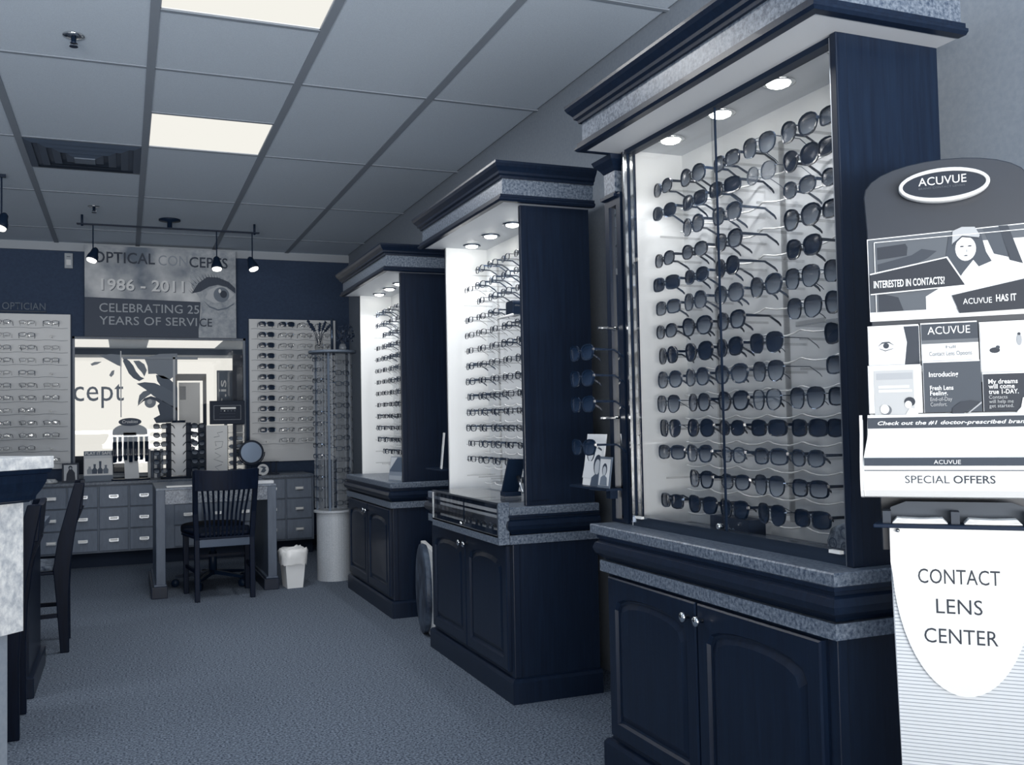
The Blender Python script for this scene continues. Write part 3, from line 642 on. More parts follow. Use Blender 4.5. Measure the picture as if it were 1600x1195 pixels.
# ------------------------------------------------------------------ chairs (front = local +y)
def chair(lab, loc, rz, group, style='slat', seat_m=None):
    t = thing('dining_chair', lab, 'chair', loc, rz, group)
    wr, wf, wt = .185, .215, (.205 if style == 'slat' else .185); bul = .035 if style == 'slat' else .0
    def post(s):
        m = MB(); w = .021
        path = [(wr, -.0, 0, .018), (wr, .02, .42, .024), (wr+.01, -.0, .60, .022), (wt, -.075, .90, .018)]
        if style != 'slat': path = [(wr, .0, 0, .022), (wr, .012, .30, .032), (wr, .015, .45, .042), (wr, -.005, .60, .040), (wt, -.045, .78, .032), (wt, -.075, .905, .026)]
        loops = [[(s*x+i*w*.8, y+j*d, z) for i, j in ((-1, -1), (1, -1), (1, 1), (-1, 1))] for x, y, z, d in path]
        return m.bridge(loops)
    for s in (-1, 1): post(s).build('leg', M_woodL, t, bev=.004)
    for s in (-1, 1): MB().bridge([[(s*wf+i*.016, .40+j*.016, 0) for i, j in ((-1, -1), (1, -1), (1, 1), (-1, 1))], [(s*wf+i*.02, .40+j*.02, .42) for i, j in ((-1, -1), (1, -1), (1, 1), (-1, 1))]]).build('leg', M_woodL, t, bev=.003)
    MB().prism([(-wr-.0, .0), (wr, .0), (wf+.03, .42), (wf-.02, .445), (-wf+.02, .445), (-wf-.03, .42)], .42, .435, 'z').build('seat_frame', M_woodL, t, bev=.004)
    MB().prism([(-wr+.02, .03), (wr-.02, .03), (wf+.02, .41), (wf-.03, .435), (-wf+.03, .435), (-wf-.02, .41)], .435, .465, 'z').build('seat', seat_m or M_woodL, t, bev=.012)
    def curve(z, w, bulge, n=9): return [(-w+2*w*k/(n-1), bulge*(1-((2*k/(n-1))-1)**2), z) for k in range(n)]
    # top rail
    m = MB(); L_ = []
    for k in range(17):
        u_ = -1+2*k/16; y = -bul*(1-u_*u_)
        L_.append([(u_*(wt+.006), y-.075-.012+dy, z+(.012*u_*u_ if z > .85 else 0)) for dy, z in ((0, .76+.0), (.022, .76), (.012, .895), (-.012, .895))])
    m.bridge(L_).build('top_rail', M_woodL, t, bev=.003)
    MB().box(-wr, wr, -.012+.018, .012+.018, .365, .425).build('back_rail', M_woodL if style != 'slat' else mat('lit_wood_rail', .3, .25, .3), t, bev=.003)  # light falling on the slat chair's rail is put into its paler tone
    ns = 10
    for k in range(ns):
        u_ = -1+2*(k+.5)/ns
        MB().bridge([[(u_*.135+i*.006, .02+j*.005, .42) for i, j in ((-1, -1), (1, -1), (1, 1), (-1, 1))], [(u_*.15+i*.007, -.005-.02*(1-u_*u_)+j*.005, .60) for i, j in ((-1, -1), (1, -1), (1, 1), (-1, 1))], [(u_*.175+i*.007, -.056-.035*(1-u_*u_)+j*.005, .765) for i, j in ((-1, -1), (1, -1), (1, 1), (-1, 1))]]).build('slat', M_woodL, t)
    for y0, y1, x0, x1 in ((.02, .40, wr, wf),):
        for s in (-1, 1): MB().bar((s*x0, y0, .2), (s*x1, y1, .2), .018, .022).build('stretcher', M_woodL, t)
    MB().bar((-wf, .40, .26), (wf, .40, .26), .022, .018).build('stretcher', M_woodL, t)
    return t
ch = chair('dark slat-back wooden chair at the far desk, its back to the camera', (.645, 6.93, 0), .05, None)
M_uph = mat('patterned_seat_cloth', .3, .8, noise=(35, .15, .5, ONE))
ch2 = chair('dark wooden chair, farther of the two on the left, seen edge on', (-.305, 5.92, 0), PI/2+.03, None, 'side', M_uph)
copytree(ch2, (-.405, 4.40, 0), PI/2+.02, 'dark wooden chair, nearer of the two on the left, partly behind the counter')

# ------------------------------------------------------------------ far desk
d = thing('desk', 'grey topped desk with granite apron and end legs in front of the drawers', 'desk', (0, 7.2, 0))
M_leg = mat('desk_leg_laminate', .3, .45, noise=(20, .27, .33, (1, 1, .2)))
for x0, x1 in ((.205, .268), (.972, 1.036)):
    lg = box('leg_panel', M_leg, d, x0, x1, 0, .82, .09, .752, bev=.003)
    box('leg_foot', M_wood, lg, x0-.032, x1+.012, -.02, .84, 0, .08, bev=.004); box('foot_cap', M_leg, lg, x0-.016, x1+.006, -.01, .83, .08, .096, bev=.004)
box('apron', M_granite, d, .268, .972, .004, .022, .655, .752)
box('apron', M_granite, d, .268, .972, .80, .818, .655, .752)
box('desktop', M_dtop, d, .205, 1.036, 0, .82, .752, .768, bev=.002)
b = MB().box(-.1, .1, -.07, .07, 0, .004).build('paper_sheet', M_paper); b.location = (.38, 7.34, .769); tag(b, 'white paper lying at the left front of the far desk', 'paper')
b = MB().box(-.06, .06, -.05, .05, 0, .02).build('paper_pad', P(.75)); b.location = (.965, 7.30, .769); tag(b, 'pale note pad at the right end of the far desk', 'paper')
# office chair behind the desk
o = thing('office_chair', 'black swivel chair on castors half hidden behind the far desk', 'chair', (.62, 7.62, 0), .2)
for k in range(5):
    a_ = 2*PI*k/5+.3; ex, ey = .27*math.cos(a_), .27*math.sin(a_)
    bl = MB().bridge([[(.03*math.cos(a_)-.02*math.sin(a_)*i, .03*math.sin(a_)+.02*math.cos(a_)*i, .10+j*.015) for i, j in ((-1, -1), (1, -1), (1, 1), (-1, 1))], [(ex-.012*math.sin(a_)*i, ey+.012*math.cos(a_)*i, .075+j*.01) for i, j in ((-1, -1), (1, -1), (1, 1), (-1, 1))]]).build('base_arm', M_blackp, o)
    MB().lathe([(.027, -.02), (.03, -.01), (.03, .01), (.027, .02)], n=14).xf(Matrix.Translation((ex, ey, .03)) @ Matrix.Rotation(a_, 4, 'Z') @ Matrix.Rotation(PI/2, 4, 'X')).build('castor', M_blackp, bl, True)
MB().lathe([(.03, .08), (.03, .25), (.018, .26), (.018, .40)], n=14).build('gas_column', M_black, o, True)
MB().prism(ellipse(0, 0, .23, .22, 24), .40, .47, 'z').build('seat', mat('black_cloth', .12, .8), o, bev=.02)

# ------------------------------------------------------------------ drawer bank under the mirror window
db = thing('drawer_bank', 'long low bank of grey label drawers under the back mirror window', 'cabinet', (-1.2, 9.0, 0))
LB = 1.64+1.2
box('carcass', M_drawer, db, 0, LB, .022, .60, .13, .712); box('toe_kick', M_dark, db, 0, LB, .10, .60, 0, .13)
box('counter', M_dtop, db, -.0, LB, -.012, .60, .712, .737, bev=.003)
cells = []
x = -.45-.245*3
while x < .27: cells.append(x); x += .245
xs = [c for c in cells] + [1.63-.245*k for k in range(1, 6)]
xs = sorted(xs)
for x in xs:
    if x < -1.2: continue
    if .28 < x+.001 < .39 and x < .39: pass
    for r in range(3):
        z0 = .145+.188*r
        dr = MB(); w_ = .236
        a0, a1, b0, b1 = x+1.2+.005, x+1.2+.005+w_-.004, z0, z0+.178
        dr.bridge([[(a0, .02, b0), (a1, .02, b0), (a1, .02, b1), (a0, .02, b1)], [(a0, .003, b0), (a1, .003, b0), (a1, .003, b1), (a0, .003, b1)], [(a0+.005, .0, b0+.005), (a1-.005, .0, b0+.005), (a1-.005, 0, b1-.005), (a0+.005, 0, b1-.005)]])
        dd = dr.build('drawer', M_drawer, db)
        cx_, cz_ = (a0+a1)/2, (b0+b1)/2
        MB().box(cx_-.038, cx_+.038, -.004, 0, cz_-.012, cz_+.014).build('label_holder', M_alu, dd)
        MB().box(cx_-.03, cx_+.03, -.006, -.004, cz_-.004, cz_+.010).build('label_card', M_paper, dd)
        MB().tube([(cx_-.036, -.004, cz_-.012), (cx_-.026, -.018, cz_-.016), (cx_+.026, -.018, cz_-.016), (cx_+.036, -.004, cz_-.012)], .003, 6).build('pull', M_chrome, dd)

# ------------------------------------------------------------------ left side: counter and desk pedestal
c = thing('reception_counter', 'pale marbled reception counter cut by the left edge of the photo', 'counter', (0, 0, 0))
def hexa(e, z0, z1): # corner at (-.30-e) ; chamfer to the lower left, straight side to the far left
    cx, cy = -.305+e, 3.5+e*.2
    return [(cx, cy), (cx-.9, cy-.94), (cx-2.2, cy-.94), (cx-2.2, cy+.35), (cx-.35, cy+.35)], z0, z1
def hx(name, m, e, z0, z1, bev=0):
    p, a, b_ = hexa(e, z0, z1); return MB().prism(p, a, b_, 'z').build(name, m, c, bev=bev)
hx('slab', M_granL, .09, 1.072, 1.112, .002)
loops = []
for e, z in ((.085, 1.0715), (.08, 1.058), (.07, 1.055), (.068, 1.03), (.05, 1.0), (.038, .985), (.035, .972), (.02, .968), (.018, .9645)):
    loops.append([(p[0], p[1], z) for p in hexa(e, 0, 0)[0]])
MB().bridge(loops).build('moulding', M_wood, c)
hx('marbled_panel', M_granL, 0, .55, .964)
hx('pedestal', M_wallR, -.045, 0, .55)
c = thing('dispensing_desk', 'dark wood desk pedestal behind the nearer left chair', 'desk', (0, 0, 0))
box('pedestal', M_wood, c, -1.3, -.40, 4.86, 5.5, .09, .72); box('plinth', M_wood, c, -1.32, -.377, 4.82, 5.52, 0, .09, bev=.004)
box('desktop', M_dtop, c, -1.35, -.36, 4.80, 5.56, .72, .75)
t = thing('desk_sign', 'small clear stand with a card on the left desk, behind the chair', 'sign', (-.46, 4.95, .75))
MB().prism([(-.05, 0), (.06, 0), (.06, .12), (.03, .16), (-.05, .13)], 0, .006).build('sheet', M_acryld, t)
MB().box(-.05, .06, 0, .05, 0, .006).build('base', M_acryl, t)

# ------------------------------------------------------------------ banner above the mirror window
Yb = 9.50
B = thing('anniversary_banner', 'printed banner with an eye reading OPTICAL CONCEPTS above the back mirror window', 'banner', (0, Yb, 0))
k_ = (Yb)/9.62
bx0, bx1, bz0, bz1 = -.328, 1.005, 2.04, 2.876
M_cloud = mat('banner_cloud_print', .4, .7); nt = M_cloud.node_tree; bs = nt.nodes['Principled BSDF']
tc = nt.nodes.new('ShaderNodeTexCoord'); n1 = nt.nodes.new('ShaderNodeTexNoise'); n1.inputs['Scale'].default_value = 2.3; n1.inputs['Detail'].default_value = 5
rp = nt.nodes.new('ShaderNodeValToRGB'); rp.color_ramp.elements[0].position = .38; rp.color_ramp.elements[1].position = .66
rp.color_ramp.elements[0].color = (*tone(.42), 1); rp.color_ramp.elements[1].color = (*tone(.84), 1)
nt.links.new(tc.outputs['Object'], n1.inputs['Vector']); nt.links.new(n1.outputs['Fac'], rp.inputs[0]); nt.links.new(rp.outputs[0], bs.inputs['Base Color'])
box('banner_sheet', M_cloud, B, bx0, bx1, 0, .006, bz0, bz1)
flat('dark_panel', [(bx0, bz0), (.66, bz0), (.68, 2.38), (bx0, 2.40)], .22, B, -.001)
M_skin = mat('banner_skin_print', .62, .7, noise=(14, .56, .70, ONE))
MB().prism([(.66, bz0), (.66, 2.12), (.69, 2.30), (.67, 2.42), (.60, 2.52), (.585, 2.62), (.60, 2.72), (.58, 2.82), (.60, bz1), (bx1, bz1), (bx1, bz0)], -.0026, -.002).build('skin_print', M_skin, B)
# eye : brow shade, lid, white, iris, pupil, lashes
flat('lid_shadow', [(.60, 2.46), (.66, 2.56), (.74, 2.62), (.84, 2.62), (.94, 2.58), (1.0, 2.52), (1.0, 2.47), (.92, 2.53), (.84, 2.55), (.76, 2.53), (.68, 2.48)], .22, B, -.003)
flat('eye_white', [(.72, 2.42), (.76, 2.50), (.84, 2.54), (.92, 2.52), (.99, 2.46), (.95, 2.42), (.88, 2.385), (.80, 2.375)], .72, B, -.0035)
flat('iris', ellipse(.87, 2.455, .072, .072, 24), .45, B, -.004); flat('pupil', ellipse(.89, 2.46, .032, .036, 16), .15, B, -.005)
flat('glint', ellipse(.855, 2.49, .012, .02, 10), .95, B, -.006)
flat('lower_lid', [(.70, 2.40), (.76, 2.345), (.84, 2.315), (.92, 2.335), (.99, 2.38), (.98, 2.36), (.92, 2.32), (.84, 2.30), (.76, 2.33)], .42, B, -.004)
m = MB()
for q in range(16):
    a_ = q/15; x = .62+.36*a_; z = 2.50+.11*math.sin(PI*min(1, a_*.9+.1)); dx = -.05+.07*a_; 
    m.add([(x-.004, -.0062, z), (x+.004, -.0062, z), (x+dx, -.0062, z+.055-.03*abs(a_-.3))], [(0, 1, 2)])
    if q < 7: m.add([(.60+.014*q, -.0062, 2.46+.006*q), (.606+.014*q, -.0062, 2.46+.006*q), (.565+.018*q, -.0062, 2.50+.012*q)], [(0, 1, 2)])
m.build('eyelashes', P(.15), B)
text('lettering', 'OPTICAL', P(.15), B, -.255, 2.722, -.007, .53, .098, .02)
text('lettering', 'CON', P(.55), B, .305, 2.715, -.007, .26, .095, .0)
text('lettering', 'CEPTS', P(.18), B, .580, 2.710, -.0078, .35, .095, .02)
text('shadow', '1986 - 2011', P(.25), B, -.183, 2.464, -.0045, .72, .1, .02)
text('lettering', '1986 - 2011', P(.85), B, -.19, 2.470, -.007, .72, .1, .03)
text('lettering', 'CELEBRATING 25', P(.62), B, -.205, 2.267, -.007, .87, .078, .005)
text('lettering', 'YEARS OF SERVI', P(.62), B, -.205, 2.150, -.007, .85, .075, .005)
text('lettering', 'CE', P(.18), B, .668, 2.147, -.0072, .115, .075, .015)
e = thing('wall_alarm', 'small white box on the back wall left of the banner', 'alarm', (-.464, YB, 2.70))
box('housing', P(.62), e, -.035, .035, -.03, 0, -.03, .11, bev=.004); box('slot', P(.2), e, -.015, .015, -.032, -.03, .075, .08); box('lens_window', P(.8), e, -.02, .02, -.033, -.03, .0, .05)

# ------------------------------------------------------------------ window in place of a wall mirror; its reflection built as a scene beyond
wn = MB().box(wx0, wx0+.02, YB+.03, YB+.07, wz0, wz1).box(wx1-.02, wx1, YB+.03, YB+.07, wz0, wz1).box(wx0, wx1, YB+.03, YB+.07, wz0, wz0+.012).box(wx0, wx1, YB+.03, YB+.07, wz1-.02, wz1)
wn = struct(wn.build('mirror_window_1', M_drawer))
box('pane', M_glass, wn, wx0, wx1, YB+.048, YB+.052, wz0, wz1)
box('mullion', P(.75), wn, .435, .455, YB+.03, YB+.07, 1.2, 1.87); box('mullion', P(.8), wn, -.03, -.02, YB+.04, YB+.06, 1.3, 1.92)
box('transom', P(.55), wn, -.01, .66, YB+.03, YB+.07, 1.845, 1.865)
box('window_sill', P(.6), wn, wx0, wx1, YB-.05, YB+.03, wz0-.02, wz0)
struct(box('trim_3', P(.1), None, wx1-.11, wx1+.005, YB+.12, YB+.16, .9, 1.90))
# made-up porch ceiling; its glowing panels stand for reflected ceiling lights
pc = struct(box('ceiling_reflected', P(.62), None, -2.2, 3.0, YB+.13, YB+2.6, 2.13, 2.2))
box('reflected_beam', P(.35), pc, -2.2, 3.0, YB+2.5, YB+2.6, 2.06, 2.13); box('reflected_beam', P(.85), pc, -2.2, 3.0, YB+2.5, YB+2.6, 2.03, 2.06)
for x0, x1 in ((-.75, -.15), (.25, 1.0)): box('reflected_light_panel', mat('reflected_lamp_glow', emit=1.0, color=(245, 243, 235)), pc, x0, x1, YB+1.1, YB+2.2, 2.122, 2.13)
struct(box('wall_reflected', P(.8), None, 1.55, 1.65, YB+.2, YB+2.6, 0, 2.13))
struct(box('floor_reflected', P(.8), None, -8, 8, YB+.12, YB+9, -.08, -.02))
# dark low band of the reflection, built as a wall at left
pw = struct(box('wall_reflected_low', P(.15), None, -1.6, .02, YB+.7, YB+.8, 0, .93))
# storefront decals of the reflection, drawn on the pane
G = thing('reflected_graphic', 'reflected grey leaf and eye decal on the right half of the mirror window', 'decal', (0, YB+.046, 0))
def px2(x, y): # reading taken on the wall plane
    return (-.438+(x-113)*(1.105+.438)/(385-113), 2.05-(y-525)*(2.05-.763)/(745-525)+(x-113)*.0002)
def shape(name, pts, gg, y=0): return flat(name, [px2(*p) for p in pts], gg, G, y, .001)
shape('leaf', [(191, 560), (199, 566), (205, 574), (209, 583), (216, 592), (222, 595), (214, 599), (205, 594), (198, 586), (193, 575), (189, 566)], .4)
shape('leaf', [(205, 566), (214, 566), (222, 572), (226, 582), (222, 592), (218, 585), (212, 578)], .5, -.001)
shape('leaf', [(222, 562), (246, 556), (274, 556), (274, 590), (262, 598), (250, 596), (240, 588), (228, 588), (227, 575)], .52)
shape('leaf', [(210, 603), (222, 601), (238, 603), (252, 610), (268, 620), (274, 628), (274, 650), (262, 640), (248, 632), (236, 624), (224, 613)], .42, -.001)
shape('leaf', [(240, 590), (252, 592), (262, 598), (270, 606), (274, 612), (274, 630), (262, 622), (250, 612), (242, 600)], .38)
shape('leaf', [(212, 632), (214, 622), (220, 616), (228, 614), (234, 619), (226, 624), (218, 630), (212, 638)], .5)
shape('leaf', [(153, 556), (170, 554), (187, 556), (187, 575), (180, 572), (170, 566), (160, 560)], .5)
shape('leaf', [(140, 569), (146, 566), (157, 566), (150, 570), (142, 572)], .62)
shape('leaf', [(168, 588), (172, 581), (176, 580), (175, 587), (171, 591)], .62)
shape('iris', ellipse(231, 634, 9, 9, 20), .55, -.002); shape('pupil', ellipse(230, 633, 4, 4, 12), .75, -.003)
shape('lash', [(210, 640), (222, 627), (232, 624), (244, 628), (256, 638), (262, 648), (250, 640), (240, 632), (230, 628), (220, 632)], .3, -.0025)
shape('foliage', [(242, 640), (250, 632), (262, 640), (274, 645), (274, 668), (240, 668), (236, 660), (246, 655)], .3, -.001)
L2 = thing('reflected_lettering', 'thin outlined reflected lettering on the left part of the mirror window', 'lettering', (0, YB+.046, 0))
text('lettering', 'cept', P(.5), L2, -.43, 1.455, 0, .43, .20, 0)
for y in (609.5, 611): pass
# reflected things, built as objects beyond the pane
dd = thing('reflected_door', 'dark framed reflected door with posters, built behind the right of the mirror window', 'door', (.60, YB+.9, 0))
box('door_frame', P(.25), dd, -.12, -.085, 0, .04, 0, 1.72); box('door_frame', P(.25), dd, .17, .205, 0, .04, 0, 1.72); box('door_frame', P(.25), dd, -.12, .205, 0, .04, 1.68, 1.75)
box('poster', P(.9), dd, -.07, .14, .01, .02, 1.2, 1.66); box('poster_block', P(.4), dd, -.06, -.0, .004, .01, 1.48, 1.62); box('lower_panel', P(.3), dd, -.085, .17, .01, .03, 0, 1.2)
dd = thing('reflected_sign', 'dark reflected sign with curling pale letters, built behind the mirror window', 'sign', (.985, YB+.6, 1.35))
box('panel', P(.42), dd, -.10, .07, 0, .02, 0, .42); box('border', P(.85), dd, -.085, -.08, -.002, 0, .02, .40)
text('lettering', 'r.is', P(.95), dd, -.01, .06, -.003, .26, .075, .01, rot=PI/2)
box('post', P(.6), dd, -.03, .0, .005, .02, -1.35, 0)

# ------------------------------------------------------------------ wall display boards
def board(name, lab, x0, x1, z0, z1, cols, rows, Y=YB-.03):
    t = thing(name, lab, 'display board', (0, Y, 0))
    box('sheet', M_board, t, x0, x1, 0, .025, z0, z1); 
    box('edge_strip', M_boardE, t, x0-.006, x0, -.004, .025, z0, z1); box('edge_strip', M_boardE, t, x1, x1+.006, -.004, .025, z0, z1)
    for z in rows:
        MB().tube([(x0+.02+(x1-x0-.04)*k/24, -.010-.004*math.cos(k*1.3), z-.037+.004*math.sin(k*1.3)) for k in range(25)], .002, 4).build('wavy_rod', P(.45), t)
        for c_ in cols:
            MB().lathe([(.0035, 0), (.0035, .149), (.010, .150), (.010, .155)], n=8).xf(Matrix.Translation((c_, 0, z-.014)) @ Matrix.Rotation(PI/2, 4, 'X')).build('nose_peg', M_plasticW, t, True)
    return t
rowsL = [2.155-.1115*i for i in range(12)]
board('eyewear_board', 'pale pegboard of clear eyeglasses at the far left of the back wall', -1.65, -.451, .842, 2.244, (-1.18, -.988, -.795, -.60), rowsL)
rowsR = [2.178-.1025*i for i in range(12)]
board('eyewear_board', 'pale pegboard with a column of sunglasses right of the back mirror window', 1.135, 1.98, .842, 2.238, (1.285, 1.48, 1.665, 1.84), rowsR)
for i, z in enumerate(rowsL):
    for j, x in enumerate((-.988, -.795, -.60)):
        if (i*3+j*5) % 9 == 4: continue
        key = ('e', 'E', M_frD.name) if (i >= 6 and j) else [q for q in proto if q[0] == 'e'][(i+j) % 3]
        if key not in proto: key = [q for q in proto if q[0] == 'e'][0]
        copytree(proto[key], (x, YB-.172, z), ((i+j) % 3-1)*.08, 'eyeglasses on the left board, %s row, %s of three columns' % (ORD[i], ['left', 'middle', 'right'][j]), 'eyeglasses on the left board')
sk = [q for q in proto if q[0] == 's' and q[1] in 'wcq' and q[3] == M_lensB.name][0]
for i, z in enumerate(rowsR):
    for j, x in enumerate((1.285, 1.48, 1.665, 1.84)):
        if i == 11 and j == 0: continue
        if j == 0 or (j == 1 and i == 0): copytree(proto[sk], (x, YB-.176, z), 0, 'dark sunglasses on the right board, %s row, %s column' % (ORD[i], ORD[j]), 'sunglasses on the right board')
        else: copytree(proto[[q for q in proto if q[0] == 'e'][(i+j) % 3]], (x, YB-.172, z), .05, 'eyeglasses on the right board, %s row, %s column' % (ORD[i], ORD[j]), 'eyeglasses on the right board')
e = thing('optician_sign', 'dark raised sign reading OPTICIAN above the left pegboard', 'sign', (-1.0, YB-.02, 2.26))
box('bar', P(.18), e, -.02, .35, 0, .02, 0, .012); text('lettering', 'OPTICIAN', P(.38), e, -.005, .022, -.004, .35, .062, .01, .012)

# ------------------------------------------------------------------ things on the drawer counter
ZT = .737
card('family_poster', 'upright leaflet headed PLAY IT SAFE on the drawer counter', 'poster', (-.21, 9.18, ZT), 0, .235, .265,
     [('header_band', [(-.117, .225), (.117, .225), (.117, .265), (-.117, .265)], .45), ('photo_ground', [(-.11, .055), (.11, .055), (.11, .2), (-.11, .2)], .92), ('footer', [(-.117, 0), (.117, 0), (.117, .05), (-.117, .05)], .45)] +
     [('figure', [(x-.02, .065), (x+.02, .065), (x+.022, .10), (x+.008, .118), (x+.01, z), (x-.01, z), (x-.008, .118), (x-.022, .10)], gg) for x, z, gg in ((-.07, .13, .6), (-.03, .15, .3), (.015, .175, .3), (.06, .14, .45))], g0=.8, rx=-.06)
t = [o for o in S.objects if o.name.startswith('family_poster')][0]; text('lettering', 'PLAY IT SAFE', P(.95), t, -.105, .232, .012, .21, .026, .02)
t.children[-1].location.y = -.0
card('framed_photo', 'dark framed photo of a woman in black at the left of the counter', 'picture', (-.435, 9.22, ZT), .05, .135, .165, [('mat_board', [(-.052, .012), (.052, .012), (.052, .150), (-.052, .150)], .75), ('dress', [(-.035, .012), (.04, .012), (.035, .08), (.012, .115), (-.012, .11), (-.03, .07)], .08), ('hair', ellipse(.0, .125, .016, .018, 14), .1), ('face', ellipse(.0, .12, .009, .012, 12), .6)], g0=.12, th=.012)
b = MB().lathe([(.0, 0), (.05, .002), (.058, .02), (.04, .042), (.0, .045)], n=20, cap=False).build('paper_weight', mat('pebbled_shell', .7, .5, noise=(50, .5, .9, ONE)), None, True); b.location = (-.60, 9.06, ZT); b.scale = (1.35, .7, .9)
tag(b, 'pale lumpy oval ornament at the left end of the drawer counter', 'ornament')
# strap display
t = thing('retainer_stand', 'curved card stand of black eyewear retainer straps under an oval header', 'stand', (.055, 9.15, ZT))
MB().prism(ellipse(0, 0, .16, .09, 28), 0, .012, 'z').build('base', M_blackp, t)
MB().prism([(-.05, .012), (.07, .012), (.045, .42), (-.06, .42)], .03, .04).build('card_panel', P(.78), t)
MB().prism(ellipse(-.005, .425, .145, .075, 28, 0, PI, False)+[(-.15, .40), (.14, .40)], .03, .036).build('arched_header', P(.66), t)
MB().prism(ellipse(-.005, .515, .095, .035, 28), .022, .034).build('oval_logo', P(.25), t); text('lettering', 'Croakies', P(.85), t, -.07, .505, .0215, .13, .026, .015, shear=.2)
box('hook_bar', M_alu, t, -.14, .14, .0, .008, .385, .39)
for k in range(7):
    x = -.132+.044*k
    st_ = MB().bridge([[(x-.014, .004, .39), (x+.014, .004, .39), (x+.014, .014, .39), (x-.014, .014, .39)], [(x-.013, .0, .34), (x+.013, .0, .34), (x+.013, .012, .34), (x-.013, .012, .34)]]).build('strap_card', P(.6), t)
    MB().tube([(x-.007, .004, .34), (x-.008, -.002, .22), (x-.004, .004, .16+.01*(k % 3)), (x+.006, .004, .16+.01*(k % 3)), (x+.008, 0, .22), (x+.007, .004, .34)], .011, 6).build('strap', M_frD, st_, True)
# brochures behind
for k in range(5):
    b = MB().box(-.012, .012, 0, .13, 0, .26-.012*(k % 2)).build('booklet', P((.75, .35, .8, .3, .7)[k])); b.location = (.215+.027*k, 9.42, ZT); tag(b, ORD[k]+' booklet from the left in the row right of the strap stand', 'booklet', 'booklets behind the strap stand')
# sunglass counter tower
t = thing('counter_sunglass_rack', 'tall mirror fronted counter rack with dark side rails for sunglasses', 'rack', (.455, 9.12, ZT))
box('base', M_blackp, t, -.15, .15, -.02, .16, 0, .02, bev=.003)
box('mirror_panel', mat('hazy_panel', .74, .3), t, -.062, .062, .0, .01, .02, .50); box('back_board', P(.55), t, -.062, .062, .01, .03, .02, .50)
for s in (-1, 1): box('rail', M_blackp, t, s*.085-.022, s*.085+.022, -.01, .02, .02, .50)
box('chrome_foot', M_chrome, t, -.062, .062, -.008, 0, .02, .03)
MB().lathe([(.06, .50), (.06, .52)], n=20).build('cap', M_blackp, t)
wrap = [q for q in proto if q[0] == 's' and q[1] in 'wv'][0]
for s, nm in ((-1, 'left'), (1, 'right')):
    for i in range(6):
        copytree(proto[wrap], (.455+s*.16, 8.97, ZT+.47-.078*i), s*.5, 'sunglasses on the %s rail of the counter rack, %s from the top' % (nm, ORD[i]), 'sunglasses on the counter rack')
# white script board, black framed sign, clear shelves
t = thing('white_banner_board', 'tall white board with brush script beside the black framed sign', 'sign', (.79, 9.14, ZT))
box('board', P(.9), t, -.095, .09, 0, .012, 0, .47); box('foot', P(.8), t, -.06, .06, 0, .08, 0, .006)
for q, pts in enumerate(([(-.04, -.46), (.02, -.44), (-.02, -.40), (.04, -.38)], [(.05, -.36), (-.03, -.33), (.03, -.30), (-.02, -.27)], [(-.02, -.24), (.04, -.22), (.05, -.17), (-.02, -.17), (-.01, -.21)], [(-.03, -.13), (.02, -.12), (.0, -.09), (.05, -.08)])):
    MB().tube([(x, -.003, .49+z+.0) for x, z in pts], .0025, 4).build('brush_stroke', P(.3), t)
t = thing('black_framed_sign', 'black framed certificate style sign with a pale bar, right of the mirror window', 'sign', (.88, 9.12, 1.225))
box('frame', M_blackp, t, -.155, .155, 0, .02, -.01, .205, bev=.003)
for a_ in ((-.12, .12, .16, .163), (-.12, .12, .03, .033), (-.12, -.117, .03, .163), (.117, .12, .03, .163)): box('gilt_line', P(.6), t, a_[0], a_[1], -.001, 0, a_[2], a_[3])
box('pale_bar', P(.95), t, -.06, .075, -.002, 0, .128, .146)
for q in range(5): flat('button', ellipse(-.055+.03*q, .112, .006, .005, 10), .95 if q == 1 else .4, t, -.001)
for z in (.085, .055): box('text_line', P(.22), t, -.07, .07, -.001, 0, z, z+.004)
box('support', M_blackp, t, .05, .08, .02, .04, -.488, .1)
t = thing('clear_shelf_rack', 'clear small shelved rack under the black framed sign', 'rack', (.965, 9.20, ZT))
box('side', M_acryl, t, -.075, -.071, 0, .1, 0, .47); box('side', M_acryl, t, .071, .075, 0, .1, 0, .47); box('back', M_acryld, t, -.075, .075, .096, .1, 0, .47)
for k in range(6): box('shelf', P(.9), t, -.071, .071, 0, .096, .02+.075*k, .026+.075*k)
for k in range(5):
    for q in range(2):
        b = MB().prism(ellipse(0, .018, .028, .018, 12), 0, .05).build('lens_case', P(.35+.08*((k+q) % 3))); b.location = (.965-.034+.068*q, 9.215, ZT+.028+.075*k)
        tag(b, 'small grey case in the clear rack, %s shelf up, %s side' % (ORD[k], ('left', 'right')[q]), 'case', 'small cases in the clear rack')
t = thing('table_mirror', 'round black rimmed swivel mirror on a stand above the desk chair', 'mirror', (1.085, 9.08, ZT))
RX = Matrix.Rotation(PI/2, 4, 'X')
MB().lathe([(.09, 0), (.09, .008), (.015, .016)], n=24).build('base', M_blackp, t, True); MB().tube([(0, 0, .01), (0, 0, .09)], .007, 8).build('stem', M_blackp, t, True)
MB().tube([(-.12*math.cos(a_), 0, .215-.12*math.sin(a_)) for a_ in [k*PI/12 for k in range(13)]], .005, 6).build('yoke', M_blackp, t, True)
rim = MB(); rim.bridge([[(r*math.cos(2*PI*k/36), y, .215+r*math.sin(2*PI*k/36)) for k in range(36)] for r, y in ((.112, -.01), (.112, .012), (.094, .012), (.094, -.01), (.112, -.01))], False, False).build('rim', M_blackp, t)
MB().prism(ellipse(0, .215, .095, .095, 36), 0, .005).build('mirror_glass', mat('dull_mirror', .34, .3, .6), t)
t = thing('round_emblem', 'small white round emblem disc beside the swivel mirror base', 'sign', (1.185, 9.06, ZT+.0))
